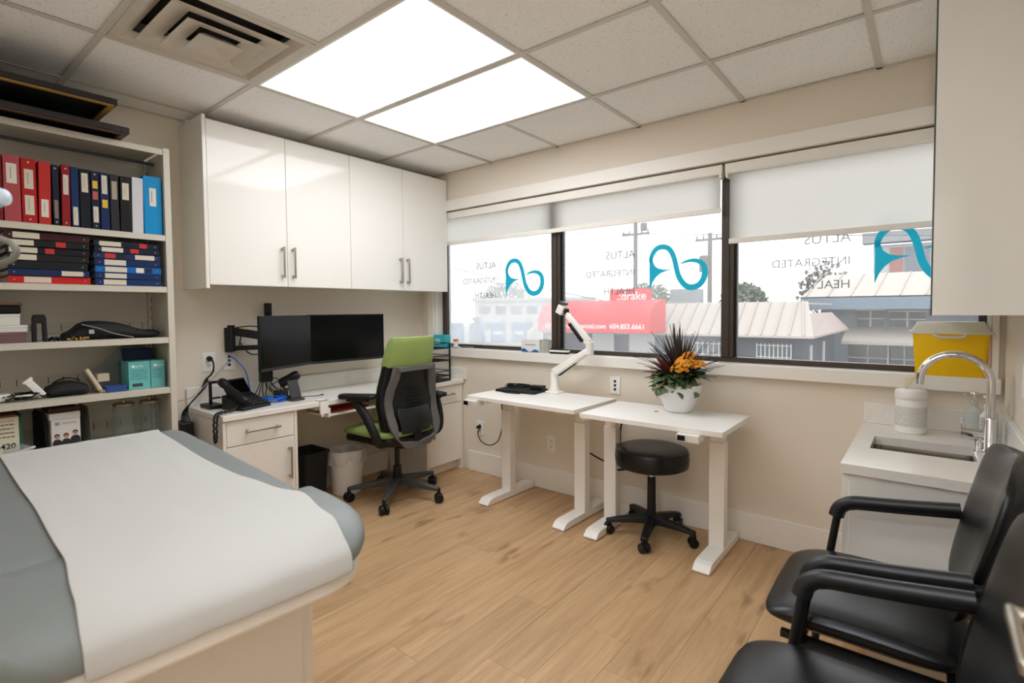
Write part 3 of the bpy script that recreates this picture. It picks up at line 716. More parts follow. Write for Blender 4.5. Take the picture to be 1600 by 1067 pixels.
# ================================================================== STANDING DESKS
def desk(label, x0, x1, y0, y1, legs, ctrl, z=.73, rot=0, group='white standing desks'):
    cx, cy = (x0+x1)/2, (y0+y1)/2
    t = thing('standing_desk', label, 'desk', (cx, cy, 0), rz=rot, group=group)
    X = lambda v: v-cx
    Y = lambda v: v-cy
    MB().prism(rrect(x1-x0, y1-y0, .006, 2), frame((0, 0, z-.025), (1, 0, 0), (0, 1, 0)), .025).build('tabletop', M_WHITEM, t, bevel=.0015)
    for lx in legs:
        yc = -.275
        MB().box(X(lx)-.04, X(lx)+.04, Y(yc)-.03, Y(yc)+.03, .045, .60).build('leg', M_WHITEM, t, bevel=.004)
        MB().box(X(lx)-.034, X(lx)+.034, Y(yc)-.024, Y(yc)+.024, .6005, z-.045).build('inner_leg', M_WHITEM, t, bevel=.003)
        MB().box(X(lx)-.03, X(lx)+.03, Y(y0)+.05, Y(y1)-.05, z-.0445, z-.0255).build('side_bracket', M_WHITEM, t)
        pts = [(-.265, .004), (.235, .004), (.235, .045), (-.205, .045), (-.235, .038), (-.265, .012)]
        MB().prism(pts, frame((X(lx)-.042, Y(yc), 0), (0, 1, 0), (0, 0, 1)), .084).build('foot', M_WHITEM, t, bevel=.002, angle=8)
        MB().cyl((X(lx), Y(yc)-.2, 0), (X(lx), Y(yc)-.2, .004), .018, n=10).cyl((X(lx), Y(yc)+.19, 0), (X(lx), Y(yc)+.19, .004), .018, n=10).build('glide', M_BLACK, t)
    MB().box(X(legs[0])+.03, X(legs[1])-.03, Y(-.30), Y(-.25), z-.066, z-.03).build('crossbar', M_WHITEM, t, bevel=.002)
    c = MB().prism([(-.03, 0), (.06, 0), (.06, -.036), (-.022, -.036)], frame((X(ctrl), Y(y0)-.004, z-.0265), (0, 1, 0), (0, 0, 1)), .105).build('control_box', M_WHITEP, t, bevel=.002, label='white height control box')
    MB().box(X(ctrl)+.006, X(ctrl)+.042, Y(y0)-.0355, Y(y0)-.0325, z-.056, z-.032).build('display', M_SCREEN, c)
    return t
d1 = desk('white standing desk with the white monitor arm, left of the pair', 1.06, 1.915, -.565, -.075, (1.18, 1.785), 1.065, rot=-1.5)
d2 = desk('white standing desk with the potted plant, right of the pair', 1.975, 2.735, -.625, -.155, (1.99, 2.61), 2.53)
gr = MB().cyl((-.06, .05, .7302), (-.06, .05, .7312), .022, n=20).build('grommet', M_WHITEP, d2)
MB().cyl((-.06, .05, .7313), (-.06, .05, .7316), .012, n=16).build('grommet_hole', M_BLACKM, d2)

# ================================================================== OFFICE CHAIR (faces the left wall)
oc = thing('office_chair', 'green and black office chair at the desk counter', 'chair', (.585, -.765, 0), rz=181)
for k in range(5):
    a = R(17-180+72*k+0); ca, sa = math.cos(a), math.sin(a); rr = .325
    MB().beam((ca*.03, sa*.03, .118), (ca*rr, sa*rr, .088), .058, .05, w1=.03, t1=.026).build('base_leg', M_DGRAPH, oc, bevel=.006)
    c = MB().cyl((ca*rr, sa*rr, .052), (ca*rr, sa*rr, .096), .011, n=10)
    c.box(ca*rr-.012, ca*rr+.012, sa*rr-.012, sa*rr+.012, .045, .062); cs = c.build('caster', M_BLACK, oc)
    wd = Vector((-math.sin(a+.6), math.cos(a+.6), 0)); cc = Vector((ca*rr, sa*rr, .0305))
    for sg in (-1, 1): MB().lathe([(.012, -.012), (.027, -.012), (.0305, -.008), (.0305, .008), (.027, .012), (.012, .012)], cc+wd*.017*sg, 20, rot=wd.to_track_quat('Z', 'Y').to_matrix()).build('wheel', M_BLACK, cs)
MB().cyl((0, 0, .09), (0, 0, .22), .032, .028, n=20).build('column_sleeve', M_BLACK, oc)
MB().cyl((0, 0, .22), (0, 0, .40), .017, n=16).build('gas_column', M_BLACK, oc)
MB().prism(rrect(.26, .20, .05), frame((-.03, 0, .375), (1, 0, 0), (0, 1, 0)), .06).build('mechanism', M_BLACK, oc, bevel=.012)
def cushion_rings(L0, L1, wf, wb, z0, z1, rz_=.03, nx=12):
    """soft seat block lofted along local x from back L0 to front L1"""
    rings = []
    for i in range(nx+1):
        s_ = i/nx; x_ = L0+(L1-L0)*s_; e = max(0, 1-((abs(s_-.5)*2)**6)); w_ = wb+(wf-wb)*s_
        f = .55+.45*e**.5; dz = -.035*max(0, (s_-.72)/.28)**2
        h = (z1-z0)/2*(.35+.65*e**.5); zc = (z0+z1)/2+dz
        rings.append([(x_, y*f if abs(y) > w_*.3 else y, zc+zz) for y, zz in ((w_/2*q*(.9+.1*e), h*p) for q, p in ((1, -.3), (1, .3), (.94, .85), (.6, .98), (0, .92), (-.6, .98), (-.94, .85), (-1, .3), (-1, -.3), (-.9, -1), (0, -1), (.9, -1)))])
    return rings
MB().loft(cushion_rings(-.20, .34, .52, .50, .45, .512)).build('seat_cushion', M_GREEN, oc, sub=1, label='green seat cushion')
MB().loft(cushion_rings(-.215, .332, .50, .46, .395, .48)).build('seat_pan', M_BLACK, oc, sub=1)
# back: profile along height (z, x of the rear face, half width)
BK = [(.45, -.185, .15), (.52, -.205, .205), (.60, -.215, .225), (.68, -.205, .235), (.76, -.195, .225), (.84, -.20, .205), (.92, -.215, .19), (.96, -.22, .185)]
def bk(z):
    for (a, b) in zip(BK, BK[1:]):
        if a[0] <= z <= b[0]:
            s_ = (z-a[0])/(b[0]-a[0]); return a[1]+(b[1]-a[1])*s_, a[2]+(b[2]-a[2])*s_
    return BK[-1][1:]
def back_sheet(za, zb, front, rear, wsc, n=9, m=9, curve=.05):
    """curved slab between two depths; front/rear offsets from the rear-face profile (x forward)"""
    rings = []
    for i in range(n+1):
        z_ = za+(zb-za)*i/n; xr, hw = bk(min(max(z_, .45), .96)); ring = []
        for j in range(m+1):
            q = -1+2*j/m; ring.append((xr+front+curve*q*q, q*hw*wsc, z_))
        for j in range(m, -1, -1):
            q = -1+2*j/m; ring.append((xr+rear+curve*q*q, q*hw*wsc, z_))
        rings.append(ring)
    return MB().loft(rings)
back_sheet(.47, .955, .088, .066, 1.0).build('back_cushion', M_GREEN, oc, bevel=.012, label='green front face of the backrest')
back_sheet(.46, .955, .065, .016, 1.04).build('back_shell', M_BLACK, oc, bevel=.004)
rings = []
for z_, x_, hw, th in ((.925, -.205, .196, .075), (.95, -.215, .196, .085), (1.02, -.235, .188, .085), (1.09, -.25, .182, .075), (1.118, -.253, .178, .055), (1.126, -.25, .17, .03)):
    ring = []
    for q in (-1, -.94, -.5, 0, .5, .94, 1): ring.append((x_+.05*q*q - (0 if abs(q) < 1 else -.01), q*hw, z_))
    for q in (1, .94, .5, 0, -.5, -.94, -1): ring.append((x_+th+.05*q*q - (0 if abs(q) < 1 else .01), q*hw, z_))
    rings.append(ring)
MB().loft(rings).build('headrest', M_GREEN, oc, bevel=.008, label='green upper back cover')
# grey outer frame: two rails curving into a U at the bottom
fr = MB()
for sg in (-1, 1):
    rail = []
    for z_, xo, yo, wd in ((.935, -.222, .145, .06), (.86, -.218, .160, .062), (.78, -.204, .182, .062), (.70, -.198, .194, .056), (.62, -.212, .192, .056), (.55, -.236, .186, .062), (.49, -.250, .184, .066), (.444, -.248, .160, .062), (.414, -.232, .11, .052), (.402, -.215, 0, .045)):
        if sg < 0: yo = -yo
        nrm = Vector((0, 1, 0)) if z_ > .5 else Vector((0, .7, .7*sg)) if z_ > .44 else Vector((0, .15, 1*sg))
        nrm.normalize()
        c = Vector((xo, yo, z_)); a = nrm*(wd/2); b = Vector((.014, 0, 0)); cv = Vector((.05*(abs(yo)/.2)**2, 0, 0))
        rail.append([c+cv+a-b+Vector((.006, 0, 0)), c+cv-a-b, c+cv-a+b, c+cv+a+b])
    fr.loft(rail)
fr.beam((-.205, -.15, .915), (-.205, .15, .915), .022, .035)
fr.build('back_frame', M_GRAPH, oc, bevel=.005, label='grey plastic back frame')
for k in range(6):
    z_ = .665+k*.024; xr, hw = bk(z_)
    rows = []
    for j in range(9):
        q = -1+2*j/8; x_ = xr+.012+.045*q*q; rows.append([(x_, q*.135, z_-.007), (x_-.006, q*.135, z_-.004), (x_-.006, q*.135, z_+.006), (x_, q*.135, z_+.008)])
    MB().loft(rows).build('lumbar_slat', M_BLACK, oc)
rows = []
for z_, x_, hw in ((.652, -.200, .135), (.60, -.218, .14), (.54, -.232, .135), (.495, -.226, .12), (.485, -.214, .11)):
    rows.append([(x_+.05*(q*hw/.2)**2, q*hw, z_) for q in (-1, -.7, -.35, 0, .35, .7, 1)] + [(x_+.012+.05*(q*hw/.2)**2, q*hw, z_) for q in (1, .7, .35, 0, -.35, -.7, -1)])
MB().loft(rows).build('lower_back_panel', pm('black_gloss_plastic', (24, 27, 30), .3), oc, bevel=.003)
MB().beam((-.1, 0, .40), (-.215, 0, .425), .10, .03).beam((-.21, 0, .425), (-.22, 0, .52), .06, .02).build('back_support', M_BLACK, oc, bevel=.006)
for pts_, pc, pa, pz in (([(-.08, .16, .415), (-.15, .265, .445), (-.145, .30, .52), (-.075, .32, .64), (-.01, .335, .71), (-.005, .34, .735)], (-.03, .335), 28, .738),
                         ([(-.08, -.16, .415), (-.14, -.255, .44), (-.14, -.285, .51), (-.12, -.29, .60), (-.10, -.29, .66), (-.095, -.29, .68)], (-.07, -.29), -10, .683)):
    MB().tube(pts_, .03, n=12, sub=4, flat=.75).build('arm_post', M_BLACK, oc)
    dx_ = (math.cos(R(pa)), math.sin(R(pa)), 0); dy_ = (-math.sin(R(pa)), math.cos(R(pa)), 0)
    MB().prism(rrect(.255, .09, .035), frame((pc[0], pc[1], pz), dx_, dy_), .028).build('arm_pad', M_BLACK, oc, bevel=.01)
    MB().prism(rrect(.15, .055, .02), frame((pc[0], pc[1], pz-.016), dx_, dy_), .0155).build('arm_plate', M_BLACK, oc)

# ================================================================== STOOL
st = thing('rolling_stool', 'round black padded rolling stool under the right desk', 'stool', (2.235, -.262, 0), rz=0)
MB().lathe([(.02, .40), (.185, .40), (.203, .41), (.205, .425), (.205, .485), (.198, .50), (.17, .51), (.08, .513), (.01, .513)], n=40).build('seat', M_VINYL, st)
MB().lathe([(.2052, .448), (.207, .451), (.2052, .454)], n=40).build('piping', M_BLACKM, st)
MB().cyl((0, 0, .33), (0, 0, .40), .0145, n=16).build('gas_rod', M_CHROME, st)
MB().lathe([(.03, .06), (.032, .10), (.025, .14), (.023, .335), (.018, .336)], n=20).build('column', M_BLACK, st)
MB().lathe([(.055, .385), (.06, .392), (.06, .3995)], n=20).build('mount_plate', M_BLACK, st)
MB().tube([(-.04, -.02, .385), (-.10, -.06, .377), (-.14, -.085, .372)], .005, n=8).tube([(-.12, -.073, .374), (-.165, -.10, .368)], .010, n=8, flat=.6).build('lever', M_BLACK, st)
for k in range(5):
    a = R(-3+72*k); ca, sa = math.cos(a), math.sin(a); rr = .245
    if sa*rr > .2: rr = .215
    pr = [(.0, .05, .07), (.3, .085, .062), (.75, .092, .05), (1.0, .085, .046)]
    rows = []
    for s_, zt, wd in pr:
        c = Vector((ca*(rr+.012)*s_, sa*(rr+.012)*s_, 0)); n_ = Vector((-sa, ca, 0))*wd/2; zt2 = {0: .125, .3: .112, .75: .098, 1.0: .085}[s_]; zb2 = {0: .07, .3: .074, .75: .072, 1.0: .066}[s_]
        rows.append([c+n_+Vector((0, 0, zb2)), c-n_+Vector((0, 0, zb2)), c-n_*.7+Vector((0, 0, zt2)), c+n_*.7+Vector((0, 0, zt2))])
    MB().loft(rows).build('base_leg', M_BLACK, st, bevel=.006)
    cs = MB().cyl((ca*rr, sa*rr, .04), (ca*rr, sa*rr, .08), .010, n=8).obox((ca*rr, sa*rr, .05), (.03, .026, .03), rotz(math.degrees(a)+30)).build('caster', M_BLACK, st)
    wd = Vector((-math.sin(a+.7), math.cos(a+.7), 0)); cc = Vector((ca*rr, sa*rr, .0255))
    for sg in (-1, 1): MB().lathe([(.01, -.011), (.023, -.011), (.0255, -.007), (.0255, .007), (.023, .011), (.01, .011)], cc+wd*.016*sg, 18, rot=wd.to_track_quat('Z', 'Y').to_matrix()).build('wheel', M_BLACK, cs)

# ================================================================== WAITING CHAIRS
def guest_chair():
    t = thing('guest_chair', '', 'chair', (0, 0, 0), rz=180, group='black waiting chairs')
    # seat (local x forward)
    rings = []
    for i in range(15):
        s_ = i/14; x_ = -.21+.47*s_; e = max(0., 1-abs(2*s_-1)**5)**.5; hw = .245*(.86+.14*e); zt = .462+.012*math.sin(s_*math.pi)-.03*max(0, (s_-.75)/.25)**2; zb = .395+.02*(1-e)
        ht = (zt-zb)/2*(.4+.6*e); zc = (zt+zb)/2
        rings.append([(x_, hw*q, zc+ht*p) for q, p in ((1, -.35), (1.01, .3), (.95, .8), (.75, 1.0), (.35, 1.06), (0, 1.08), (-.35, 1.06), (-.75, 1.0), (-.95, .8), (-1.01, .3), (-1, -.35), (-.9, -1), (0, -1), (.9, -1))])
    MB().loft(rings).build('seat', M_VINYL, t, sub=1)
    # backrest: curved padded slab
    rings = []
    for i in range(13):
        s_ = i/12; z_ = .50+.42*s_; e = max(0., 1-abs(2*s_-1)**4)**.5; hw = (.215+.05*math.sin(min(1, s_*1.15)*math.pi*.62))*(.66+.34*e); th = .036*(.45+.55*e)
        xc = -.212-.10*s_; ring = []
        for j in range(9):
            q = -1+2*j/8; ring.append((xc+.045*q*q+th*(1-.7*abs(q)**4), q*hw, z_))
        for j in range(8, -1, -1):
            q = -1+2*j/8; ring.append((xc+.045*q*q-th*(1-.7*abs(q)**4), q*hw, z_))
        rings.append(ring)
    MB().loft(rings).build('backrest', M_VINYL, t, sub=1)
    for sg in (-1, 1):
        y_ = sg*.272
        MB().tube([(.20, y_, .004), (.165, y_, .30), (.125, y_, .575), (.105, y_, .606), (.07, y_, .618), (-.05, y_, .632), (-.20, y_, .652), (-.235, y_*.97, .655)], .0125, n=10).build('arm_frame', M_BLACK, t)
        MB().tube([(.128, y_, .572), (.118, y_, .602), (.088, y_, .625), (.05, y_, .633), (-.05, y_, .645), (-.20, y_, .667)], .026, n=14, sub=3, flat=.8).build('arm_pad', pm('black_arm_rubber', (26, 28, 30), .4), t)
        MB().tube([(-.225, y_, .66), (-.185, y_, .45), (-.215, y_, .30), (-.25, y_, .004)], .0125, n=10, sub=3).build('rear_leg', M_BLACK, t)
        MB().tube([(.16, y_, .385), (-.19, y_, .385)], .011, n=8).build('side_rail', M_BLACK, t)
        MB().beam((.20, sg*.235, .383), (-.18, sg*.235, .383), .02, .018).build('seat_rail', M_BLACK, t)
        for x_ in (.20, -.25): MB().cyl((x_, y_, 0), (x_, y_, .012), .016, n=10).build('glide', M_BLACKM, t)
    for xq in (.15, -.17): MB().beam((xq, -.27, .385), (xq, .27, .385), .02, .02).build('cross_rail', M_BLACK, t)
    MB().tube([(-.21, -.262, .62), (-.222, -.14, .62), (-.224, 0, .62), (-.222, .14, .62), (-.21, .262, .62)], .010, n=8, sub=3).build('back_rail', M_BLACK, t)
    return t
gc = guest_chair(); gc.location = (3.345, -1.225, 0); gc['label'] = 'black padded armchair beside the sink counter'
gc2 = copy_tree(gc); gc2.location = (3.345, -1.862, 0); gc2['label'] = 'black padded armchair nearest the camera, cut off by the frame'

# ================================================================== EXAM TABLE
TY0, TY1, TXH, TXF, TZ = -3.0, -2.25, .90, 2.408, .80
FX0 = 2.085; TY1F = -2.246
et = thing('exam_table', 'grey padded medical exam table with white base in the foreground', 'table', (1.7, -2.6, 0))
def top_ring(ya, yb, zt, zb, r, x_, inset=0):
    """cross-section in yz with rounded edges"""
    pts = []
    ya += inset; yb -= inset
    for cy, cz, a0 in ((yb-r, zt-r, 0), (ya+r, zt-r, 90), (ya+r, zb+r, 180), (yb-r, zb+r, 270)):
        for k in range(5):
            a = R(a0+90*k/4); pts.append((x_, cy+r*math.cos(a), cz+r*math.sin(a)))
    return pts
# back section, standing a little askew to the foot section
rings = []
for x_, ins, dz in ((TXH, .10, -.02), (TXH+.02, .05, -.008), (TXH+.06, .018, 0), (TXH+.12, .004, 0), (1.35, 0, 0), (2.03, 0, 0), (2.062, .004, -.004), (2.074, .015, -.015)):
    dy = (1.62-x_)*.075
    rings.append(top_ring(TY0+dy, TY1+dy, TZ+dz, TZ-.095-dz*.3, .035, x_, ins))
MB().loft(rings).build('back_cushion', M_GREYV, et)
# foot section with rolled front
def skew(p):
    """the rolled foot end stands a little askew in plan"""
    x_, y_, z_ = p; k_ = max(0, (x_-FX0)/(TXF-FX0)); return (x_-.04*k_*min(1.1, max(0, (TY1-.1-y_)/.6)), y_, z_)
def foot_prof(s_):
    a = s_*math.pi/2; return FX0+(TXF-FX0)*math.sin(a), TZ-.088*(1-math.cos(a))**1.1
def foot_round(x_):
    r = .15; d = x_-(TXF-r); return 0 if d <= 0 else r-math.sqrt(max(0, r*r-d*d))
rings = []
for f_ in (0, .02, .2, .38, .55, .68, .78, .86, .92, .96, .985, .998):
    x_ = FX0-.006+(TXF-FX0+.006)*f_
    s_ = math.asin(min(1, max(0, (x_-FX0)/(TXF-FX0))))/(math.pi/2); zt = foot_prof(s_)[1] if x_ > FX0 else TZ-.004
    ins = foot_round(x_)*.9; zb = TZ-.10; zt = max(zt, zb+.012)
    rings.append([skew(p) for p in top_ring(TY0, TY1F, zt, zb, min(.035, (zt-zb)/2.05), x_, ins)])
MB().loft(rings).build('foot_cushion', M_GREYV, et)
# white platform and base
pl = [(TXF-.165+.16*math.sin(R(90*k/6)), TY1F-.008-.16*(1-math.cos(R(90*k/6)))) for k in range(7)]
pl = [(TXH+.02, TY1-.008)]+pl+[(q[0], TY0+TY1F-q[1]) for q in reversed(pl)]+[(TXH+.02, TY0+.02)]
pl = [skew((q[0], q[1], 0))[:2] for q in pl]
M_TBASE = pm('white_table_base', (226, 222, 214), .5)
MB().prism(list(reversed(pl)), frame((0, 0, TZ-.158), (1, 0, 0), (0, 1, 0)), .0575).build('platform', M_TBASE, et, bevel=.012, seg=3)
MB().box(1.05, 2.11, TY0+.09, TY1-.035, .08, TZ-.159).build('base_cabinet', M_TBASE, et, bevel=.004)
MB().box(2.112, 2.125, TY0+.10, TY1-.075, .14, TZ-.17).build('base_front', M_TBASE, et, bevel=.002)
MB().box(1.1, 2.06, TY0+.12, TY1-.06, 0, .0795).build('plinth', M_GRAPH, et)
MB().cyl((TXH-.05, TY0+.12, TZ-.12), (TXH-.05, TY1-.12, TZ-.12), .045, n=20).build('paper_roll', M_PAPER, et)
for yq in (TY0+.10, TY1-.115): MB().box(TXH-.06, TXH+.02, yq, yq+.015, TZ-.16, TZ-.105).build('roll_bracket', M_GRAPH, et)
# exam paper sheet
def lerp_tab(tab, x_):
    for (xa, va), (xb, vb) in zip(tab, tab[1:]):
        if x_ <= xb: t_ = max(0, (x_-xa)/(xb-xa)); t_ = t_*t_*(3-2*t_); return va+(vb-va)*t_
    return tab[-1][1]
PN = [(.90, -2.303), (1.70, -2.358), (2.0, -2.358), (2.13, -2.328), (2.28, -2.338), (2.40, -2.352)]
PS = [(.90, -2.778), (1.6, -2.796), (2.1, -2.816), (2.28, -2.833), (2.40, -2.843)]
rows = []
prof = [(TXH+.055, TZ-.0), (TXH+.06, TZ+.010), (TXH+.085, TZ+.008), (TXH+.095, TZ+.0025)]+[(TXH+.1+(2.04-TXH-.1)*k/12, TZ+.0035) for k in range(1, 13)]
prof += [(FX0, TZ+.0035)]+[(p[0]+.005*math.sin(k/13*math.pi/2), p[1]+.0035) for k, p in ((k, foot_prof(k/13)) for k in range(1, 14))]
prof += [(TXF+.009, TZ-.105), (TXF+.007, TZ-.118)]
for i, (x_, z_) in enumerate(prof):
    row = []; s_ = i/(len(prof)-1); py0, py1 = lerp_tab(PS, x_), lerp_tab(PN, x_)
    for j in range(25):
        q = j/24; y_ = py0+(py1-py0)*q
        wob = .0014*math.sin(q*21+s_*9)+.0010*math.sin(q*9-s_*17)
        cr = max(0, (q-.72)/.28)**1.5*(.5+.5*math.sin(s_*41+q*9))*.011 if .42 < s_ < .8 else 0
        row.append(skew((x_+wob*.5, y_, z_+abs(wob)+cr+.0012)))
    rows.append(row)
single(MB().grid(rows), 'exam_paper', pm('exam_table_paper', (190, 190, 187), .85, bump=.2, bscale=60), 'white paper sheet drawn over the grey exam table', 'paper', solid=.0008, sub=1)
# ================================================================== SINK CORNER
SXL = 3.217; SYF = -.865
t = thing('sink_cabinet', 'white base cabinet under the sink counter', 'cabinet', (3.47, -.43, 0))
MB().box(SXL+.025, W-.001, SYF+.02, SYF+.04, .09, CZ-.0345).build('end_panel', M_GLOSS, t, bevel=.002)
MB().box(SXL+.025, W-.001, SYF+.0405, -.001, .09, .11).build('floor_panel', M_WOODW, t)
MB().box(SXL+.025, W-.001, -.0195, -.001, .1105, CZ-.0345).build('rear_panel', M_WOODW, t)
MB().box(SXL+.08, W-.001, SYF+.06, -.001, 0, .0895).build('toe_kick', M_WOODW, t)
for k in range(2):
    ya = -.842+k*.42; d = MB().box(SXL+.004, SXL+.0245, ya, ya+.414, .095, CZ-.038).build('door', M_GLOSS, t, bevel=.0015)
    bar_handle((SXL+.004, (ya+.38 if k == 0 else ya+.034), .50), (SXL+.004, (ya+.38 if k == 0 else ya+.034), .67), (-1, 0, 0), 'handle', d)
# counter with a real sink cut-out
KX0, KX1, KY0, KY1 = 3.282, 3.602, -.560, -.312
t = thing('sink_counter', 'white quartz sink counter in the right corner', 'counter', (3.47, -.43, CZ-.034))
q = MB(); za, zb = CZ-.034, CZ
outer = [(SXL, SYF), (W-.0005, SYF), (W-.0005, -.0005), (SXL, -.0005)]; inner = [(KX0, KY0), (KX1, KY0), (KX1, KY1), (KX0, KY1)]
rows = [[(x_, y_, z_) for x_, y_ in pts] for pts, z_ in ((outer, za), (outer, zb), (inner, zb), (inner, za), (outer, za))]
q.grid(rows, closed=True).build('worktop', M_QUARTZ, t, smooth=False)
MB().box(SXL, W-.0215, -.02, -.0005, CZ+.0005, CZ+.10).build('backsplash', M_QUARTZ, t, bevel=.002)
MB().box(W-.02, W-.0005, SYF, -.0005, CZ+.0005, CZ+.128).build('backsplash', M_QUARTZ, t, bevel=.002)
t = thing('sink_basin', 'stainless steel undermount sink basin', 'sink', ((KX0+KX1)/2, (KY0+KY1)/2, CZ-.21))
rows = []
for ins, z_ in ((-.003, CZ-.0345), (.0, CZ-.05), (.006, CZ-.17), (.03, CZ-.192), (.12, CZ-.196)):
    rows.append([((KX0+KX1)/2+a, (KY0+KY1)/2+b, z_) for a, b in rrect(KX1-KX0-2*ins, KY1-KY0-2*ins, max(.004, .03-ins*.2), 4)])
MB().loft(rows).build('bowl', M_STEEL, t, solid=.0)
me = t.children[0].data; bm = bmesh.new(); bm.from_mesh(me)
top = [f for f in bm.faces if all(abs(v.co.z-(CZ-.0345)) < 1e-5 for v in f.verts)]; bmesh.ops.delete(bm, geom=top, context='FACES_ONLY'); bmesh.ops.reverse_faces(bm, faces=bm.faces); bm.to_mesh(me); bm.free()
MB().cyl(((KX0+KX1)/2, (KY0+KY1)/2, CZ-.1955), ((KX0+KX1)/2, (KY0+KY1)/2, CZ-.193), .03, n=20).build('drain', M_CHROME, t)
# faucet
FX, FY = 3.648, -.355
t = thing('faucet', 'tall chrome gooseneck faucet over the sink', 'faucet', (FX, FY, CZ))
MB().lathe([(.028, CZ+.0005), (.028, CZ+.006), (.024, CZ+.012), (.023, CZ+.125), (.021, CZ+.13), (.012, CZ+.132)], (FX, FY, 0), 24).build('body', M_CHROME, t)
arc = [(FX, FY, CZ+.13), (FX, FY, CZ+.24)]+[(FX-.107+.107*math.cos(R(a)), FY, CZ+.265+.107*math.sin(R(a))) for a in range(0, 181, 12)]+[(FX-.216, FY, CZ+.245)]
MB().tube(arc, .0135, n=14).build('spout', M_CHROME, t)
MB().cyl((FX-.02, FY, CZ+.065), (FX-.085, FY, CZ+.068), .0165, n=16).build('valve', M_CHROME, t)
MB().tube([(FX-.078, FY, CZ+.07), (FX-.082, FY-.004, CZ+.10), (FX-.084, FY-.004, CZ+.125)], .0045, n=8).build('handle', M_CHROME, t)
t = thing('soap_tap', 'small chrome spigot beside the faucet base', 'tap', (FX-.035, FY-.0, CZ))
MB().lathe([(.012, CZ+.0005), (.012, CZ+.006), (.008, CZ+.012), (.010, CZ+.045), (.007, CZ+.048)], (FX-.036, FY-.01, 0), 16).build('stem', M_CHROME, t)
# upper cabinet on the right wall
t = thing('wall_cabinet', 'tall glossy pale grey-white wall cabinet above the sink', 'cabinet', (3.59, -.44, 1.268))
M_GLOSSG = pm('pale_grey_gloss', (236, 239, 238), .1, spec=.5)
MB().box(3.4805, W-.0005, -.845, -.03, 1.27, 2.36).build('body', M_GLOSSG, t, bevel=.001)
MB().box(3.464, W-.0005, -.868, -.8455, 1.268, 2.362).build('end_panel', M_GLOSSG, t)
MB().box(3.4595, 3.4638, -.868, -.8455, 1.268, 2.362).build('edge_strip', pm('dark_green_edge', (40, 62, 54), .3), t)
for k in range(2): MB().box(3.461, 3.480, -.844+k*.408, -.438+k*.408, 1.268, 2.362).build('door', M_GLOSSG, t, bevel=.001)
MB().box(3.482, W-.0005, -.868, -.03, 2.3625, H-.001).build('filler', M_GLOSSG, t)
# sharps container on the sill
t = thing('sharps_container', 'yellow plastic sharps container with a clear lid on the window sill', 'container', (3.53, .01, WZ0))
cx, cy = 3.532, .018
rows = [[(cx+a, cy+b, z_) for a, b in rrect(w_, d_, .014, 3)] for w_, d_, z_ in ((.236, .094, WZ0+.0005), (.240, .096, WZ0+.004), (.262, .108, WZ0+.19))]
MB().loft(rows).build('tub', M_YELLOW, t)
M_CLR = mix_translucent('milky_clear_plastic', (232, 236, 234), .45, .25)
rows = [[(cx+a, cy+b, z_) for a, b in rrect(w_, d_, .014, 3)] for w_, d_, z_ in ((.292, .118, WZ0+.188), (.292, .118, WZ0+.198), (.274, .106, WZ0+.205), (.236, .08, WZ0+.238), (.236, .08, WZ0+.243))]
MB().loft(rows).build('lid', M_CLR, t, bevel=.002)
MB().tube([(cx-.055, cy-.062, WZ0+.196), (cx-.045, cy-.066, WZ0+.178), (cx, cy-.067, WZ0+.174), (cx+.045, cy-.066, WZ0+.178), (cx+.055, cy-.062, WZ0+.196)], .006, n=8, sub=3).build('latch', M_CLR, t)
# wipes tub
t = thing('wipes_tub', 'white round tub of wipes behind the sink', 'tub', (3.402, -.135, CZ))
def at(cx_, cy_, pr): return [(r_, z_) for r_, z_ in pr], (cx_, cy_, 0)
pr = [(.052, CZ+.0005), (.056, CZ+.004), (.057, CZ+.15), (.0555, CZ+.152)]
MB().lathe(pr, (3.402, -.135, 0), 32).build('tub', M_WHITEP, t)
MB().lathe([(.0575, CZ+.03), (.0577, CZ+.031), (.0577, CZ+.119), (.0575, CZ+.12)], (3.402, -.135, 0), 32).build('label', stripes('wipes_label', (226, 225, 220), (176, 178, 178), 130, 2, .45), t)
MB().lathe([(.059, CZ+.1525), (.06, CZ+.154), (.06, CZ+.185), (.055, CZ+.192), (.03, CZ+.196), (.004, CZ+.196)], (3.402, -.135, 0), 32).build('lid', M_WHITEP, t)
rows = []
for k in range(7):
    s_ = k/6; rows.append([(3.38+.06*s_+.01*math.sin(q_*4), -.135-.02*s_+.012*q_, CZ+.196+.05*math.sin(s_*2.6)+.006*q_) for q_ in (-1, -.3, .4, 1)])
MB().grid(rows).build('wipe', mix_translucent('damp_wipe', (228, 220, 190), .4), t, solid=.0008, sub=1)
# soap bottles
M_BOT = clear_plastic('clear_bottle', (215, 222, 222), .55)
t = thing('soap_bottle', 'clear pump bottle standing behind the faucet', 'bottle', (3.613, -.13, CZ))
MB().lathe([(.026, CZ+.0005), (.028, CZ+.005), (.028, CZ+.12), (.012, CZ+.14), (.012, CZ+.15)], (3.613, -.13, 0), 20).build('bottle_body', M_BOT, t)
MB().lathe([(.014, CZ+.1505), (.014, CZ+.165), (.006, CZ+.168), (.005, CZ+.19), (.016, CZ+.192), (.014, CZ+.20), (.003, CZ+.202)], (3.613, -.13, 0), 16).tube([(3.613, -.13, CZ+.194), (3.585, -.137, CZ+.192), (3.578, -.139, CZ+.185)], .005, n=8).build('pump', M_CHROME, t)
t = thing('soap_bottle', 'white pump bottle at the right wall behind the faucet', 'bottle', (3.662, -.20, CZ))
MB().lathe([(.026, CZ+.0005), (.027, CZ+.005), (.027, CZ+.115), (.013, CZ+.135), (.013, CZ+.142)], (3.655, -.19, 0), 20, sy=.8).build('bottle_body', M_WHITEP, t)
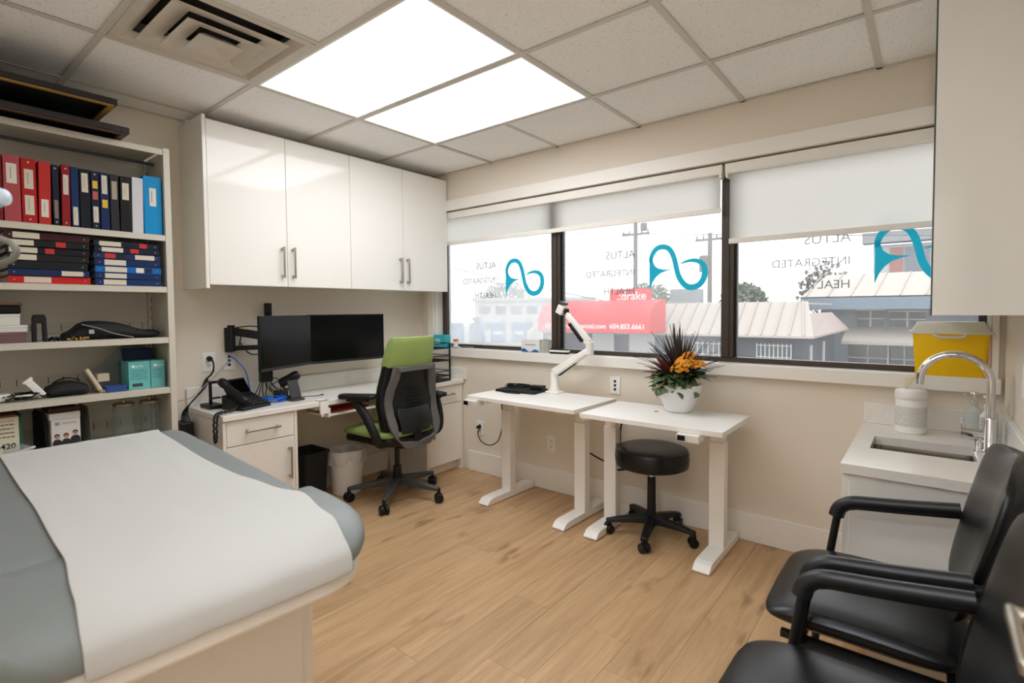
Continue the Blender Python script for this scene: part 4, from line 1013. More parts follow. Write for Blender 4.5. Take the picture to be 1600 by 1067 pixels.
MB().lathe([(.0272, CZ+.03), (.0276, CZ+.031), (.0276, CZ+.105), (.0272, CZ+.106)], (3.655, -.19, 0), 20, sy=.8).build('label', stripes('soap_label', (220, 224, 222), (120, 150, 170), 110, 2, .4), t)
MB().lathe([(.015, CZ+.1425), (.015, CZ+.16), (.006, CZ+.162), (.006, CZ+.185), (.018, CZ+.188), (.016, CZ+.196), (.003, CZ+.198)], (3.655, -.19, 0), 16).build('pump', M_WHITEP, t)

# ================================================================== MONITORS AND DESK THINGS
def monitor(label, c, wd, ht, rz, tilt=0, roll=0):
    t = thing('monitor', label, 'monitor', c, rz=0, group='black computer monitors'); t.rotation_euler = (R(roll), R(tilt), R(rz))
    MB().box(-.018, 0, -wd/2, wd/2, -ht/2, ht/2).build('housing', M_BLACK, t, bevel=.003)
    MB().box(.0002, .001, -wd/2+.006, wd/2-.006, -ht/2+.018, ht/2-.006).build('screen', M_SCREEN, t)
    MB().box(.0002, .0025, -wd/2+.002, wd/2-.002, -ht/2+.001, -ht/2+.0175).build('bezel', pm('monitor_bezel', (30, 31, 33), .5), t)
    MB().box(-.045, -.0182, -wd*.28, wd*.28, -ht*.3, ht*.3).build('back_cover', M_BLACK, t, bevel=.012)
    return t
# near end px 395..398 at y -1.62, far end px 486 at y -1.16: turned towards the window side
monitor('black monitor on the left, turned and overlapping the other', (.33, -1.405, 1.108), .47, .33, 24)
monitor('wide black monitor on the right behind the office chair', (.235, -.905, 1.108), .60, .335, -3)
t = thing('wall_display_mount', 'black wall-mounted monitor arm with a yellow sticker', 'monitor arm', (.02, -1.62, 1.05))
MB().box(.0005, .035, -1.645, -1.595, 1.045, 1.20).build('wall_plate', M_BLACK, t, bevel=.006)
MB().cyl((.05, -1.62, 1.05), (.05, -1.62, 1.215), .022, n=16).build('pivot', M_BLACK, t)
MB().beam((.05, -1.60, 1.175), (.20, -1.44, 1.135), .04, .05).build('arm_link', M_BLACK, t, bevel=.006)
MB().beam((.05, -1.60, 1.07), (.20, -1.44, 1.075), .035, .03).build('arm_link', M_BLACK, t, bevel=.006)
MB().beam((.2, -1.44, 1.105), (.27, -1.405, 1.108), .05, .09).build('head', M_BLACK, t, bevel=.006)
MB().beam((.068, -1.575, 1.197), (.095, -1.545, 1.19), .03, .003).build('sticker', pm('yellow_sticker', (235, 200, 20), .6), t, label='yellow warning sticker')
MB().tube([(.06, -1.57, 1.10), (.11, -1.53, 1.03), (.2, -1.46, 1.045)], .004, n=6, sub=4).tube([(.05, -1.59, 1.2), (.13, -1.50, 1.205), (.21, -1.43, 1.15)], .004, n=6, sub=4).tube([(.05, -1.575, 1.08), (.055, -1.567, 1.13), (.06, -1.56, 1.19)], .004, n=6).build('arm_cable', M_BLACK, t)
t = thing('monitor_bracket', 'black upright wall bracket behind the left monitor', 'bracket', (.02, -1.37, 1.0))
MB().box(.0005, .03, -1.388, -1.348, .98, 1.355).build('rail', M_BLACK, t, bevel=.003)
MB().box(.0305, .05, -1.40, -1.37, 1.29, 1.34).build('clamp', M_BLACK, t, bevel=.004)
MB().beam((.03, -1.36, 1.1), (.145, -.93, 1.105), .04, .04).build('arm_link', M_BLACK, t, bevel=.006)
MB().box(.13, .165, -.97, -.86, 1.05, 1.16).build('head', M_BLACK, t, bevel=.006)
# hub box below the left monitor with cables hanging to the desk
t = thing('docking_box', 'black docking box under the left monitor with hanging cables', 'electronics', (.2, -1.46, .85))
MB().box(.17, .21, -1.515, -1.44, .855, .955).build('case', M_BLACK, t, bevel=.004)
rn = random.Random(11); cb = MB()
for k in range(8):
    y0 = -1.512+k*.009; y1 = -1.56+k*.028
    cb.tube([(.19, y0, .857), (.19+rn.uniform(-.01, .02), y0*.6+y1*.4, .815), (.2+rn.uniform(-.03, .04), y1, .775), (.18+rn.uniform(-.03, .03), y1+.02, .739)], .0028, n=6, sub=5)
cb.tube([(.19, -1.45, .87), (.22, -1.42, .87), (.23, -1.40, .80), (.22, -1.42, .77), (.2, -1.46, .82), (.21, -1.39, .86)], .0028, n=6, sub=5)
cb.build('cable', M_BLACK, t)
# desk phone
PHX, PHY = .335, -1.665
ph = thing('desk_phone', 'black desk phone with handset and coiled cord', 'phone', (PHX, PHY, CZ), rz=18)
Mt = lambda o_, a: frame(o_, (0, 1, 0), (-math.cos(a), 0, math.sin(a)))
rows = [[(.085, -.10, .001), (.085, .10, .001), (.085, .10, .018), (.085, -.10, .018)], [(-.08, -.10, .001), (-.08, .10, .001), (-.08, .10, .082), (-.08, -.10, .082)]]
MB().loft(rows).build('base', M_BLACK, ph, bevel=.004)
tl = math.atan2(.064, .165)
def onph(u, v, h): return (.085-u*math.cos(tl)-h*-math.sin(tl), v, .018+u*math.sin(tl)+h*math.cos(tl))
MB().beam((-.062, .012, .068), (-.125, .012, .158), .155, .02, upv=(1, 0, .7)).build('screen_panel', M_BLACK, ph, bevel=.004)
MB().beam((-.060, .012, .082), (-.108, .012, .152), .135, .004, upv=(1, 0, .7)).build('screen', M_SCREEN, ph)
KEY = pm('phone_key', (60, 62, 64), .45)
for r_ in range(4):
    for c_ in range(4):
        p = onph(.022+r_*.026, -.012+c_*.028, .003)
        MB().obox(p, (.012, .018, .005), Matrix.Rotation(tl, 3, 'Y')).build('key', KEY, ph)
hs = MB().tube([(.075, -.068, .045), (.06, -.07, .062), (0, -.07, .093), (-.06, -.07, .125), (-.105, -.068, .152), (-.118, -.066, .150)], [.022, .027, .022, .021, .028, .024], n=14, sub=4, flat=.9)
hs.build('handset', M_BLACK, ph)
cc = MB(); pts = []
l_ = Matrix.Rotation(R(-18), 3, 'Z')
path = smooth_path([l_ @ (Vector(p)-Vector((PHX, PHY, CZ))) for p in ((.395, -1.745, CZ+.02), (.42, -1.80, CZ+.012), (.435, -1.866, CZ+.01), (.437, -1.884, CZ-.02), (.44, -1.887, CZ-.11), (.455, -1.888, CZ-.145), (.475, -1.888, CZ-.12), (.478, -1.885, CZ-.02), (.47, -1.866, CZ+.01), (.44, -1.79, CZ+.014), (.40, -1.74, CZ+.03))], 22)
for i, p in enumerate(path): pts.append(p+Vector((.002*math.cos(i*.9), .002*math.sin(i*.9), .002*math.sin(i*.9+1))))
cc.tube(pts, .0052, n=8).build('cord', M_BLACKM, ph, label='black coiled cord looping over the desk edge')
# black stand/router behind the phone
t = thing('cable_stand', 'black upright stand with cables behind the phone', 'stand', (.16, -1.79, CZ))
MB().box(.10, .24, -1.83, -1.75, CZ+.0005, CZ+.022).build('base', M_BLACK, t, bevel=.004)
MB().box(.15, .165, -1.80, -1.785, CZ+.022, CZ+.155).box(.15, .165, -1.785, -1.735, CZ+.14, CZ+.155).box(.15, .18, -1.80, -1.74, CZ+.05, CZ+.058).build('upright', M_BLACK, t, bevel=.002)
# power strip/UPS hanging by the end of the counter and its cables
t = thing('power_adapter', 'black power block on the floor side of the desk end', 'electronics', (.1, -1.915, .0))
MB().box(.03, .16, -1.955, -1.885, .50, .665).build('block', M_BLACK, t, bevel=.006)
MB().box(.03, .05, -1.95, -1.89, .0, .50).build('bracket', M_BLACK, t)
cb = MB()
for k in range(5):
    cb.tube([(.1+k*.012, -1.93+k*.008, .66), (.10, -1.92+k*.006, .72), (.12, -1.885, .77), (.10, -1.83+k*.01, .82+.01*k), (.06, -1.77, .90)], .004, n=6, sub=5)
cb.build('cable', M_BLACK, t)
pl_ = MB().cyl((.0095, -1.737, 1.012), (.032, -1.737, 1.012), .017, .013, n=14).tube([(.03, -1.737, 1.012), (.055, -1.735, 1.0), (.06, -1.732, .96), (.045, -1.74, .92), (.03, -1.77, .885), (.06, -1.80, .84)], .005, n=8, sub=5)
single(pl_, 'power_plug', M_BLACK, 'black plug and cord in the left wall outlet', 'plug')
single(MB().tube([(.01, -1.619, 1.018), (.05, -1.60, 1.0), (.08, -1.57, .95), (.09, -1.55, .90), (.10, -1.545, .85), (.17, -1.56, .77), (.25, -1.56, .745)], .0035, n=8, sub=6), 'network_cable', M_BLUE, 'blue network cable plugged into the wall plate', 'cable')
single(MB().tube([(.01, -1.619, .99), (.05, -1.68, .955), (.09, -1.74, .91), (.10, -1.80, .86), (.10, -1.87, .80), (.06, -1.99, .775)], .003, n=8, sub=6), 'network_cable', pm('grey_cable', (168, 164, 154), .5), 'thin grey cable slanting down from the wall plate', 'cable')
# blue coiled cable
pts = []
for i in range(54):
    a = i*.62; pts.append((.275+.055*math.cos(a)*(1+.25*math.sin(i*.37)), -1.475+.07*math.sin(a)*(1+.2*math.cos(i*.53)), CZ+.006+.022*abs(math.sin(i*.21))))
single(MB().tube(pts, .0035, n=6), 'coiled_cable', M_BLUE, 'bundle of bright blue cable on the desk', 'cable')
t = thing('usb_hub', 'black round hub between the phone and blue cable', 'electronics', (.17, -1.50, CZ))
MB().lathe([(.045, CZ+.0005), (.048, CZ+.004), (.046, CZ+.016), (.02, CZ+.02), (.002, CZ+.02)], (.165, -1.505, 0), 24).build('puck', M_BLACK, t)
single(MB().obox((.215, -1.395, CZ+.03), (.03, .085, .058), rotz(-30)), 'speaker_bar', pm('charcoal_plastic', (44, 45, 47), .5), 'small charcoal device beside the charging stand', 'electronics', bevel=.003)
# charging stand
t = thing('charging_stand', 'dark grey phone charging stand on the desk', 'charger', (.33, -1.36, CZ), rz=8)
MB().prism(rrect(.085, .09, .015), frame((0, 0, .0005), (1, 0, 0), (0, 1, 0)), .012).build('base', pm('charcoal_fabric', (52, 53, 55), .7), t, bevel=.003)
MB().beam((.01, 0, .012), (-.03, 0, .125), .075, .010, upv=(1, 0, .3)).build('pad', pm('charcoal_fabric', (52, 53, 55), .7), t, bevel=.004)
MB().tube([(-.04, .03, .006), (-.06, .08, .004), (-.03, .13, .004), (.0, .17, .004), (.0, .20, .006)], .0025, n=6, sub=5).obox((.0, .205, .006), (.008, .02, .006)).build('cable', M_BLACK, t)
# microphone
t = thing('microphone', 'black desktop microphone on a short stand', 'microphone', (.2, -1.315, CZ))
MB().lathe([(.042, CZ+.0005), (.044, CZ+.004), (.04, CZ+.012), (.01, CZ+.016), (.008, CZ+.02)], (.205, -1.32, 0), 24).build('base', M_BLACK, t)
MB().tube([(.205, -1.32, CZ+.015), (.205, -1.32, CZ+.06), (.207, -1.325, CZ+.10)], .006, n=8).tube([(.207, -1.372, CZ+.085), (.207, -1.37, CZ+.065), (.207, -1.325, CZ+.055), (.207, -1.285, CZ+.075), (.207, -1.283, CZ+.12)], .006, n=8, sub=3).build('yoke', M_BLACK, t)
dq = Vector((.25, .85, .42)).normalized(); c0 = Vector((.215, -1.335, CZ+.125))
MB().lathe([(.012, -.068), (.026, -.064), (.03, -.05), (.03, .012), (.0315, .014), (.0315, .045), (.026, .06), (.01, .066)], c0, 24, rot=dq.to_track_quat('Z', 'Y').to_matrix()).build('mic_body', M_BLACK, t)
# ---- right end of the counter: letter trays, laptop
t = thing('letter_tray', 'black wire letter trays stacked in the corner by the window', 'tray', (.32, -.17, CZ))
for k, z_ in enumerate((CZ+.03, CZ+.155, CZ+.255)):
    x0, x1, y0, y1 = .14, .405, -.30, -.06
    mb = MB().tube([(x0, y0, z_), (x1, y0, z_), (x1, y1, z_), (x0, y1, z_), (x0, y0, z_)], .004, n=6).tube([(x0, y0, z_+.04), (x1-.02, y0, z_+.04), (x1, y0+.03, z_+.04), (x1, y1-.03, z_+.04), (x1-.02, y1, z_+.04), (x0, y1, z_+.04)], .004, n=6)
    for q in range(1, 8): mb.tube([(x0, y0+(y1-y0)*q/8, z_), (x1, y0+(y1-y0)*q/8, z_)], .0025, n=5)
    mb.build('tray', M_BLACK, t)
MB().box(.14, .15, -.30, -.29, CZ+.0005, CZ+.295).box(.395, .405, -.30, -.29, CZ+.0005, CZ+.295).box(.14, .15, -.07, -.06, CZ+.0005, CZ+.295).box(.395, .405, -.07, -.06, CZ+.0005, CZ+.295).build('post', M_BLACK, t)
t = thing('black_folder', 'black flat folder at the edge of the corner counter', 'folder', (.41, -.28, CZ), rz=8)
MB().prism(rrect(.17, .30, .01), frame((.0, .0, .0008), (1, 0, 0), (0, 1, 0)), .014).build('cover', M_BLACK, t, bevel=.004)
MB().box(-.08, .08, -.14, .14, .0152, .0165).build('insert', M_BLACKM, t)
# ---- waste bins
t = thing('waste_bin', 'black rectangular waste bin under the desk', 'bin', (.15, -1.19, 0))
rows = [[(.155+a, -1.185+b, z_) for a, b in rrect(w_, d_, .03, 4)] for w_, d_, z_ in ((.20, .15, .0005), (.205, .155, .01), (.24, .185, .335), (.255, .20, .338), (.255, .20, .35), (.23, .175, .35), (.195, .145, .02))]
MB().loft(rows).build('bin_body', M_BLACKM, t)
t = thing('waste_bin', 'white round waste bin with a clear plastic liner', 'bin', (.235, -.905, 0))
BX, BY = .215, -.925
MB().lathe([(.095, .0005), (.10, .004), (.128, .30), (.134, .302), (.134, .31), (.126, .31), (.094, .012)], (BX, BY, 0), 36).build('bin_body', pm('bin_white', (232, 228, 222), .5), t)
rows = []; rnl = random.Random(4); ph_ = [rnl.uniform(0, 6) for _ in range(4)]
for r_, z_, amp in ((.105, .22, .010), (.118, .27, .006), (.131, .313, .002), (.138, .318, .002), (.140, .30, .003), (.137, .26, .006), (.131, .225, .010)):
    rows.append([(BX+(r_+amp*math.sin(7*a+ph_[0])+amp*.6*math.sin(13*a+ph_[1]+z_*40))*math.cos(a), BY+(r_+amp*math.sin(7*a+ph_[0])+amp*.6*math.sin(13*a+ph_[1]+z_*40))*math.sin(a), z_+.012*math.sin(3*a+ph_[2])*(1 if z_ < .3 else .2)) for a in (2*math.pi*k/48 for k in range(48))])
MB().grid(rows, closed=True).build('liner', clear_plastic('liner_film', (236, 234, 230), .35), t, label='translucent plastic liner')
# ================================================================== SILL THINGS
SZ = WZ0+.0005
t = thing('tissue_box', 'teal box at the left end of the window sill', 'box', (.24, .02, SZ))
MB().obox((.225, .018, SZ+.052), (.125, .075, .104), rotz(6)).build('carton', pm('teal_card', (40, 176, 182), .6), t, bevel=.002)
MB().obox((.214, -.0205, SZ+.052), (.055, .001, .045), rotz(6)).build('label', pm('pale_teal_print', (150, 214, 216), .6), t)
t = thing('pill_bottle', 'small white bottle with an orange cap on the sill', 'bottle', (.37, .03, SZ))
MB().lathe([(.02, SZ), (.021, SZ+.003), (.021, SZ+.048), (.016, SZ+.052)], (.375, .035, 0), 20).build('bottle_body', M_WHITEP, t)
MB().lathe([(.0215, SZ+.0525), (.022, SZ+.054), (.022, SZ+.07), (.020, SZ+.072), (.002, SZ+.072)], (.375, .035, 0), 20).build('cap', pm('orange_cap', (240, 120, 30), .5), t)
single(MB().obox((.335, .0, SZ+.012), (.05, .03, .024), rotz(25)), 'blue_packet', pm('blue_wrap', (20, 130, 190), .4), 'small blue packet beside the teal box', 'packet', bevel=.006)
rows = [[(.37+.025*i, -.02+.014*j, SZ+.002+.012*abs(math.sin(i*1.7+j*2.1))) for j in range(4)] for i in range(4)]
single(MB().grid(rows), 'crumpled_tissue', M_PAPER, 'crumpled white tissue on the sill below the orange cap', 'tissue', solid=.001)
single(MB().obox((.565, .012, SZ+.003), (.11, .05, .004), rotz(-12)), 'paper_slip', M_PAPER, 'flat white paper slip lying on the sill', 'paper')
single(MB().obox((.50, .045, SZ+.008), (.12, .03, .014), rotz(-4)), 'pen_tray', pm('grey_tray', (96, 92, 88), .5), 'slim grey tray on the sill against the window frame', 'tray', bevel=.003)
t = thing('card_box', 'white carton with blue wave print on the window sill', 'box', (1.20, -.0, SZ))
MB().obox((1.195, .0, SZ+.048), (.155, .05, .094), rotz(4)).build('carton', pm('carton_white', (226, 226, 224), .6), t, bevel=.001)
wv = [(-.074, .004)]+[(-.074+.148*k/14, .018+.008*math.sin(k*.75)+.006*math.cos(k*.4)) for k in range(15)]+[(.074, .004)]
MB().prism(wv, frame((1.1964, -.0262, SZ), (math.cos(R(4)), math.sin(R(4)), 0), (0, 0, 1)), .0006).build('wave_print', pm('blue_print', (28, 96, 168), .6), t)
MB().obox((1.1965, -.0262, SZ+.057), (.09, .0008, .006), rotz(4)).build('print_line', M_INK, t)
t2 = thing('paper_stack', 'white upright leaflets standing by the window mullion', 'leaflets', (1.31, .01, SZ))
for k in range(4): MB().obox((1.295+.012*k, .012+.004*k, SZ+.05-.002*k), (.003, .05, .098), rotz(-12+3*k)).build('leaflet', M_PAPER, t2)
t = thing('tablet_stand', 'oval white and black device lying on the sill', 'electronics', (1.43, .0, SZ))
MB().prism(rrect(.155, .06, .029, 6), frame((1.43, .008, SZ), (1, .06, 0), (-.06, 1, 0)), .012).build('base', M_BLACK, t, bevel=.003)
MB().prism(rrect(.16, .064, .031, 6), frame((1.43, .008, SZ+.0122), (1, .06, 0), (-.06, 1, 0)), .014).build('band', M_WHITEP, t, bevel=.005)
MB().prism(rrect(.15, .056, .027, 6), frame((1.43, .008, SZ+.0264), (1, .06, 0), (-.06, 1, 0)), .008).build('top', M_BLACK, t, bevel=.003)
# ================================================================== ON THE WHITE DESKS
DZ1 = .7305
ma = thing('desk_monitor_arm', 'white jointed monitor arm clamped to the left white desk', 'monitor arm', (1.49, -.12, DZ1))
AB = Vector((1.475, -.125, DZ1))
MB().prism(rrect(.11, .09, .02), frame(AB, (1, 0, 0), (0, 1, 0)), .012).build('base', M_WHITEM, ma, bevel=.004)
MB().lathe([(.036, .012), (.034, .03), (.028, .05), (.028, .135), (.02, .14)], AB, 24).build('post', M_WHITEM, ma)
E1 = AB+Vector((.02, 0, .15)); E2 = Vector((1.765, -.15, 1.035)); E3 = Vector((1.588, -.145, 1.27))
MB().beam(E1-Vector((.02, 0, .015)), E2, .055, .06, w1=.05, t1=.04).build('lower_arm', M_WHITEM, ma, bevel=.012)
MB().beam(E1+Vector((.02, 0, -.028)), E2+Vector((-.02, 0, -.027)), .03, .008).build('cable_channel', M_BLACK, ma)
MB().cyl(E2-Vector((0, 0, .03)), E2+Vector((0, 0, .055)), .026, n=18).build('elbow', M_WHITEM, ma, bevel=.004)
U0 = E2+Vector((-.005, -.0, .045)); dU = (E3-U0)
MB().beam(U0, E3, .045, .05, w1=.035, t1=.035, upv=(1, 0, .7)).build('upper_arm', M_WHITEM, ma, bevel=.008)
MB().beam(U0+dU*.12+Vector((-.012, -.026, -.012)), U0+dU*.72+Vector((-.012, -.022, -.012)), .024, .022, upv=(1, 0, .7)).build('arm_cover', M_BLACK, ma, bevel=.005)
MB().cyl(E3+Vector((0, 0, -.02)), E3+Vector((0, 0, .03)), .018, n=14).build('joint', M_BLACK, ma)
MB().obox(E3+Vector((-.035, -.005, .025)), (.05, .06, .06), Matrix.Rotation(R(25), 3, 'Y')).build('head', M_WHITEM, ma, bevel=.006)
MB().obox(E3+Vector((-.02, -.005, .068)), (.05, .04, .018), Matrix.Rotation(R(15), 3, 'Y')).build('vesa_mount', M_DGRAPH, ma, bevel=.003)
# closed laptop/drawing tablet with cables
t = thing('laptop', 'black thin laptop with cables on the left white desk', 'laptop', (1.25, -.20, DZ1), rz=6)
MB().prism(rrect(.32, .20, .012), frame((0, 0, .0005), (1, 0, 0), (0, 1, 0)), .008).build('base', M_BLACK, t, bevel=.002)
MB().prism(rrect(.318, .198, .012), frame((0, .001, .009), (1, 0, 0), (0, 1, 0)), .006).build('lid', M_BLACKM, t, bevel=.002)
t = thing('power_brick', 'black power brick with coiled cord on the laptop', 'adapter', (1.34, -.15, DZ1+.016))
MB().obox((1.365, -.165, DZ1+.031), (.10, .05, .028), rotz(12)).build('brick', M_BLACK, t, bevel=.005)
pts = []
for i in range(60):
    a = i*.42; pts.append((1.20+(.10+.015*math.sin(i*.7))*math.cos(a), -.175+.045*math.sin(a), DZ1+.021+.018*abs(math.sin(i*.17))))
MB().tube(pts+[(1.31, -.175, DZ1+.03)], .0032, n=6).build('cord', M_BLACK, t)
single(MB().tube([(1.10, -.13, DZ1+.004), (1.02+.06, -.20, DZ1+.004), (1.12, -.29, DZ1+.004), (1.22, -.335, DZ1+.004), (1.33, -.32, DZ1+.004)], .003, n=6, sub=6), 'loose_cord', M_BLACK, 'thin black cord trailing on the left white desk', 'cable')
# cables under the desks
single(MB().tube([(1.08, -.40, .690), (1.12, -.30, .655), (1.2, -.3, .66), (1.3, -.3, .655), (1.42, -.3, .662)], .006, n=6, sub=5), 'under_desk_cable', M_BLACK, 'black cable tied under the left white desk', 'cable')
single(MB().tube([(1.13, -.28, .65), (1.09, -.22, .50), (1.0, -.16, .34), (.86, -.10, .265), (.75, -.07, .27), (.70, -.055, .31), (.695, -.05, .345), (.690, -.012, .365)], .004, n=8, sub=6).cyl((.676, -.009, .372), (.684, -.045, .368), .014, .012, n=12), 'desk_power_cord', M_BLACK, 'black cord looping from the left desk to the low outlet', 'cable')
single(MB().tube([(1.80, -.235, .40), (1.83, -.13, .335), (1.90, -.10, .305), (1.97, -.12, .31), (2.0, -.19, .42), (2.02, -.22, .58), (2.06, -.24, .655), (2.11, -.26, .668)], .005, n=8, sub=6), 'desk_power_cord', M_BLACK, 'black cord hanging between the two white desks', 'cable')
# ================================================================== PLANT
PX_, PY_ = 2.388, -.245
pt = thing('potted_plant', 'mixed plant with orange flowers in a white pot on the right desk', 'plant', (PX_, PY_, DZ1))
MB().lathe([(.055, .0), (.066, .003), (.088, .05), (.108, .11), (.116, .150), (.112, .152), (.10, .13), (.06, .12)], (PX_, PY_, DZ1), 40, power=2.6).build('pot', pm('white_ceramic', (236, 237, 238), .3), pt)
MB().lathe([(.10, .125), (.09, .135), (.01, .145)], (PX_, PY_, DZ1), 20).build('soil', pm('soil', (44, 32, 24), .95), pt)
M_SPK = pm('dark_cordyline', (60, 48, 44), .5, noise=.35, nscale=14); M_LEAFG = pm('grey_green_leaf', (96, 112, 74), .6, noise=.2, nscale=40)
M_LEAFD = pm('deep_green_leaf', (48, 80, 36), .45, noise=.2, nscale=30); M_LEAFR = pm('burgundy_leaf', (104, 50, 48), .45, noise=.2, nscale=25); M_ORA = pm('orange_petal', (244, 164, 30), .6, noise=.15, nscale=90)
rp = random.Random(21)
base = Vector((PX_-.005, PY_+.02, DZ1+.155))
for k in range(84):
    az = rp.uniform(0, 2*math.pi); el = R(rp.choice((22, 32, 40, 48, 55, 62, 70, 80))+rp.uniform(-7, 7)); Ln = rp.uniform(.22, .33)*(1.0 if el > .5 else .85)
    d = Vector((math.cos(az)*math.cos(el), math.sin(az)*math.cos(el), math.sin(el))); side = Vector((-math.sin(az), math.cos(az), 0)); rows = []
    if d.y > .35: d.y *= .55; d.normalize()
    for i in range(7):
        s_ = i/6; c = base+Vector((0, 0, .05*rp.random() if i == 99 else .03))+d*Ln*s_+Vector((0, 0, -.05*s_*s_*math.cos(el))); w_ = .0085*(1-s_**2.2)+.0004
        n_ = side.cross(d)*.0015
        rows.append([c-side*w_, c-n_, c+side*w_, c+n_])
    MB().loft(rows).build('spike_leaf', M_SPK, pt)
def leaf_mesh(name, L_, w_, mat, cup=.25, curl=.3):
    rows = []
    for i in range(6):
        s_ = i/5; wd = w_*math.sin(math.pi*min(1, s_*.93+.05))**.75; rows.append([(L_*s_, wd*q, L_*(-curl*s_*s_)+cup*wd*abs(q)) for q in (-1, 0, 1)])
    return MB().grid(rows).mesh(name, mat)
lg = leaf_mesh('leaf', .052, .017, M_LEAFG); ld = leaf_mesh('leaf', .085, .027, M_LEAFD); lr = leaf_mesh('leaf', .15, .025, M_LEAFR, curl=.15)
for k in range(170):
    az = rp.uniform(R(150), R(345)); rr = rp.uniform(.02, .118)
    if rp.random() < .75: az = rp.uniform(R(165), R(290))
    z_ = DZ1+.165+(.05*rp.random() if rr < .09 else rp.uniform(-.05, .03))
    if rr > .10: rr += .012
    share(lg, 'leaf', pt, (PX_+rr*math.cos(az), PY_+rr*math.sin(az), z_), (rp.uniform(-.6, .6), rp.uniform(-.5, .9), az+rp.uniform(-1, 1)))
for k in range(34):
    az = rp.uniform(R(250), R(400)) if k < 24 else rp.uniform(0, 6.28); rr = rp.uniform(.02, .09)
    share(ld, 'leaf', pt, (PX_+rr*math.cos(az), PY_+rr*math.sin(az), DZ1+rp.uniform(.155, .215)), (rp.uniform(-.5, .5), rp.uniform(-.9, .2), az+rp.uniform(-.8, .8)))
for az, ro, z_ in ((195, -.5, .19), (208, -.35, .185), (185, -.1, .175), (222, -.8, .19), (240, -.9, .2)):
    a = R(az); share(lr, 'leaf', pt, (PX_+.05*math.cos(a), PY_+.05*math.sin(a), DZ1+z_), (.3, ro, a))
# orange flower heads: many tiny four-petalled blossoms
fb = MB()
for cx_, cy_, cz_, rad, n_ in ((.055, -.055, .265, .056, 130), (.11, -.03, .255, .042, 85), (.07, -.045, .305, .034, 60), (.03, -.08, .235, .044, 80)):
    for k in range(n_):
        d = Vector((rp.gauss(0, 1), rp.gauss(0, 1), abs(rp.gauss(0, 1))*.9)).normalized(); c = Vector((PX_+cx_, PY_+cy_, DZ1+cz_))+Vector((d.x*rad, d.y*rad, d.z*rad*.8))
        u_ = d.orthogonal().normalized(); v_ = d.cross(u_); a0 = rp.uniform(0, 1.5)
        for q_ in range(4):
            a = a0+q_*math.pi/2; e_ = (u_*math.cos(a)+v_*math.sin(a)); f_ = (u_*math.cos(a+.7)+v_*math.sin(a+.7)); g_ = (u_*math.cos(a-.7)+v_*math.sin(a-.7))
            fb._add([c, c+f_*.006+d*.001, c+e_*.0105+d*.002, c+g_*.006+d*.001], [(0, 1, 2, 3)])
tag(fb.build('flower_cluster', M_ORA, pt, smooth=False, solid=.0006), kind='stuff')
stm = MB()
for cx_, cy_, cz_ in ((.045, -.055, .255), (.085, -.03, .25), (.06, -.045, .29), (.02, -.075, .225)): stm.tube([(PX_+.03, PY_-.02, DZ1+.14), (PX_+cx_*.8, PY_+cy_*.8, DZ1+cz_*.85), (PX_+cx_, PY_+cy_, DZ1+cz_)], .003, n=6)
stm.build('stem', M_LEAFD, pt)
# ================================================================== SHELF CLUTTER
def lbox(name, label, cat, x0, x1, y0, y1, z0, z1, mat, group=None, bevel=.0015): 
    return thing_box(name, label, cat, x0, x1, y0, y1, z0, z1, mat, bevel)
def thing_box(name, label, cat, x0, x1, y0, y1, z0, z1, mat, bevel):
    t = thing(name, label, cat, ((x0+x1)/2, (y0+y1)/2, z0))
    MB().box(x0, x1, y0, y1, z0, z1-.012 if z1-z0 > .03 else z1).build('carton', mat, t, bevel=bevel)
    if z1-z0 > .03: MB().box(x0-.001, x1+.001, y0-.001, y1+.001, z1-.0118, z1).build('lid', mat, t, bevel=bevel)
    return t
Z4 = 1.1675
lbox('shoe_box', 'mauve cardboard box on the fourth shelf', 'box', .06, .30, -2.80, -2.602, Z4, Z4+.047, pm('mauve_card', (112, 84, 86), .8))
lbox('white_carton', 'flat white carton lying on the mauve box', 'box', .07, .295, -2.80, -2.596, Z4+.0475, Z4+.078, M_PAPER)
lbox('white_carton', 'white carton on top of the pile of boxes, fourth shelf', 'box', .06, .285, -2.80, -2.618, Z4+.0785, Z4+.128, M_PAPER)
t = thing('paper_bag', 'brown paper bag with a black top leaning behind the boxes', 'bag', (.1, -2.65, Z4+.13))
MB().box(.05, .20, -2.80, -2.60, Z4+.1285, Z4+.17).build('bag_body', M_BLACKM, t, bevel=.01)
MB().beam((.2, -2.80, Z4+.175), (.2, -2.60, Z4+.178), .006, .008).beam((.2, -2.60, Z4+.178), (.17, -2.615, Z4+.10), .006, .008).build('bag_edge', pm('kraft_paper', (150, 116, 72), .8), t)
t = thing('arch_stand', 'black arch-shaped stand on the fourth shelf', 'stand', (.26, -2.555, Z4))
ar = [(-.026, 0), (-.011, 0), (-.010, .085), (.010, .085), (.011, 0), (.026, 0), (.024, .11), (.018, .125), (-.018, .125), (-.024, .11)]
MB().prism(ar, frame((.27, -2.555, Z4), (0, 1, 0), (0, 0, 1)), .03).build('arch', M_BLACK, t, bevel=.003)
t = thing('camera_bag', 'black soft bag with a grey strap lying on the fourth shelf', 'bag', (.2, -2.25, Z4))
rows = []
for i in range(13):
    s_ = i/12; y_ = -2.46+.395*s_; h = .04+.05*math.sin(math.pi*min(1, s_*1.1+.15))**.7 if s_ > .12 else .035+.03*s_; d_ = .10
    rows.append([(.18+d_*a, y_, Z4+.0005+h*b) for a, b in ((1, 0), (1.05, .4), (.9, .9), (.3, 1.05), (-.4, 1.0), (-.9, .8), (-1, 0))])
MB().loft(rows).build('bag_body', pm('black_nylon', (16, 16, 17), .75, bump=.3, bscale=80), t, sub=1)
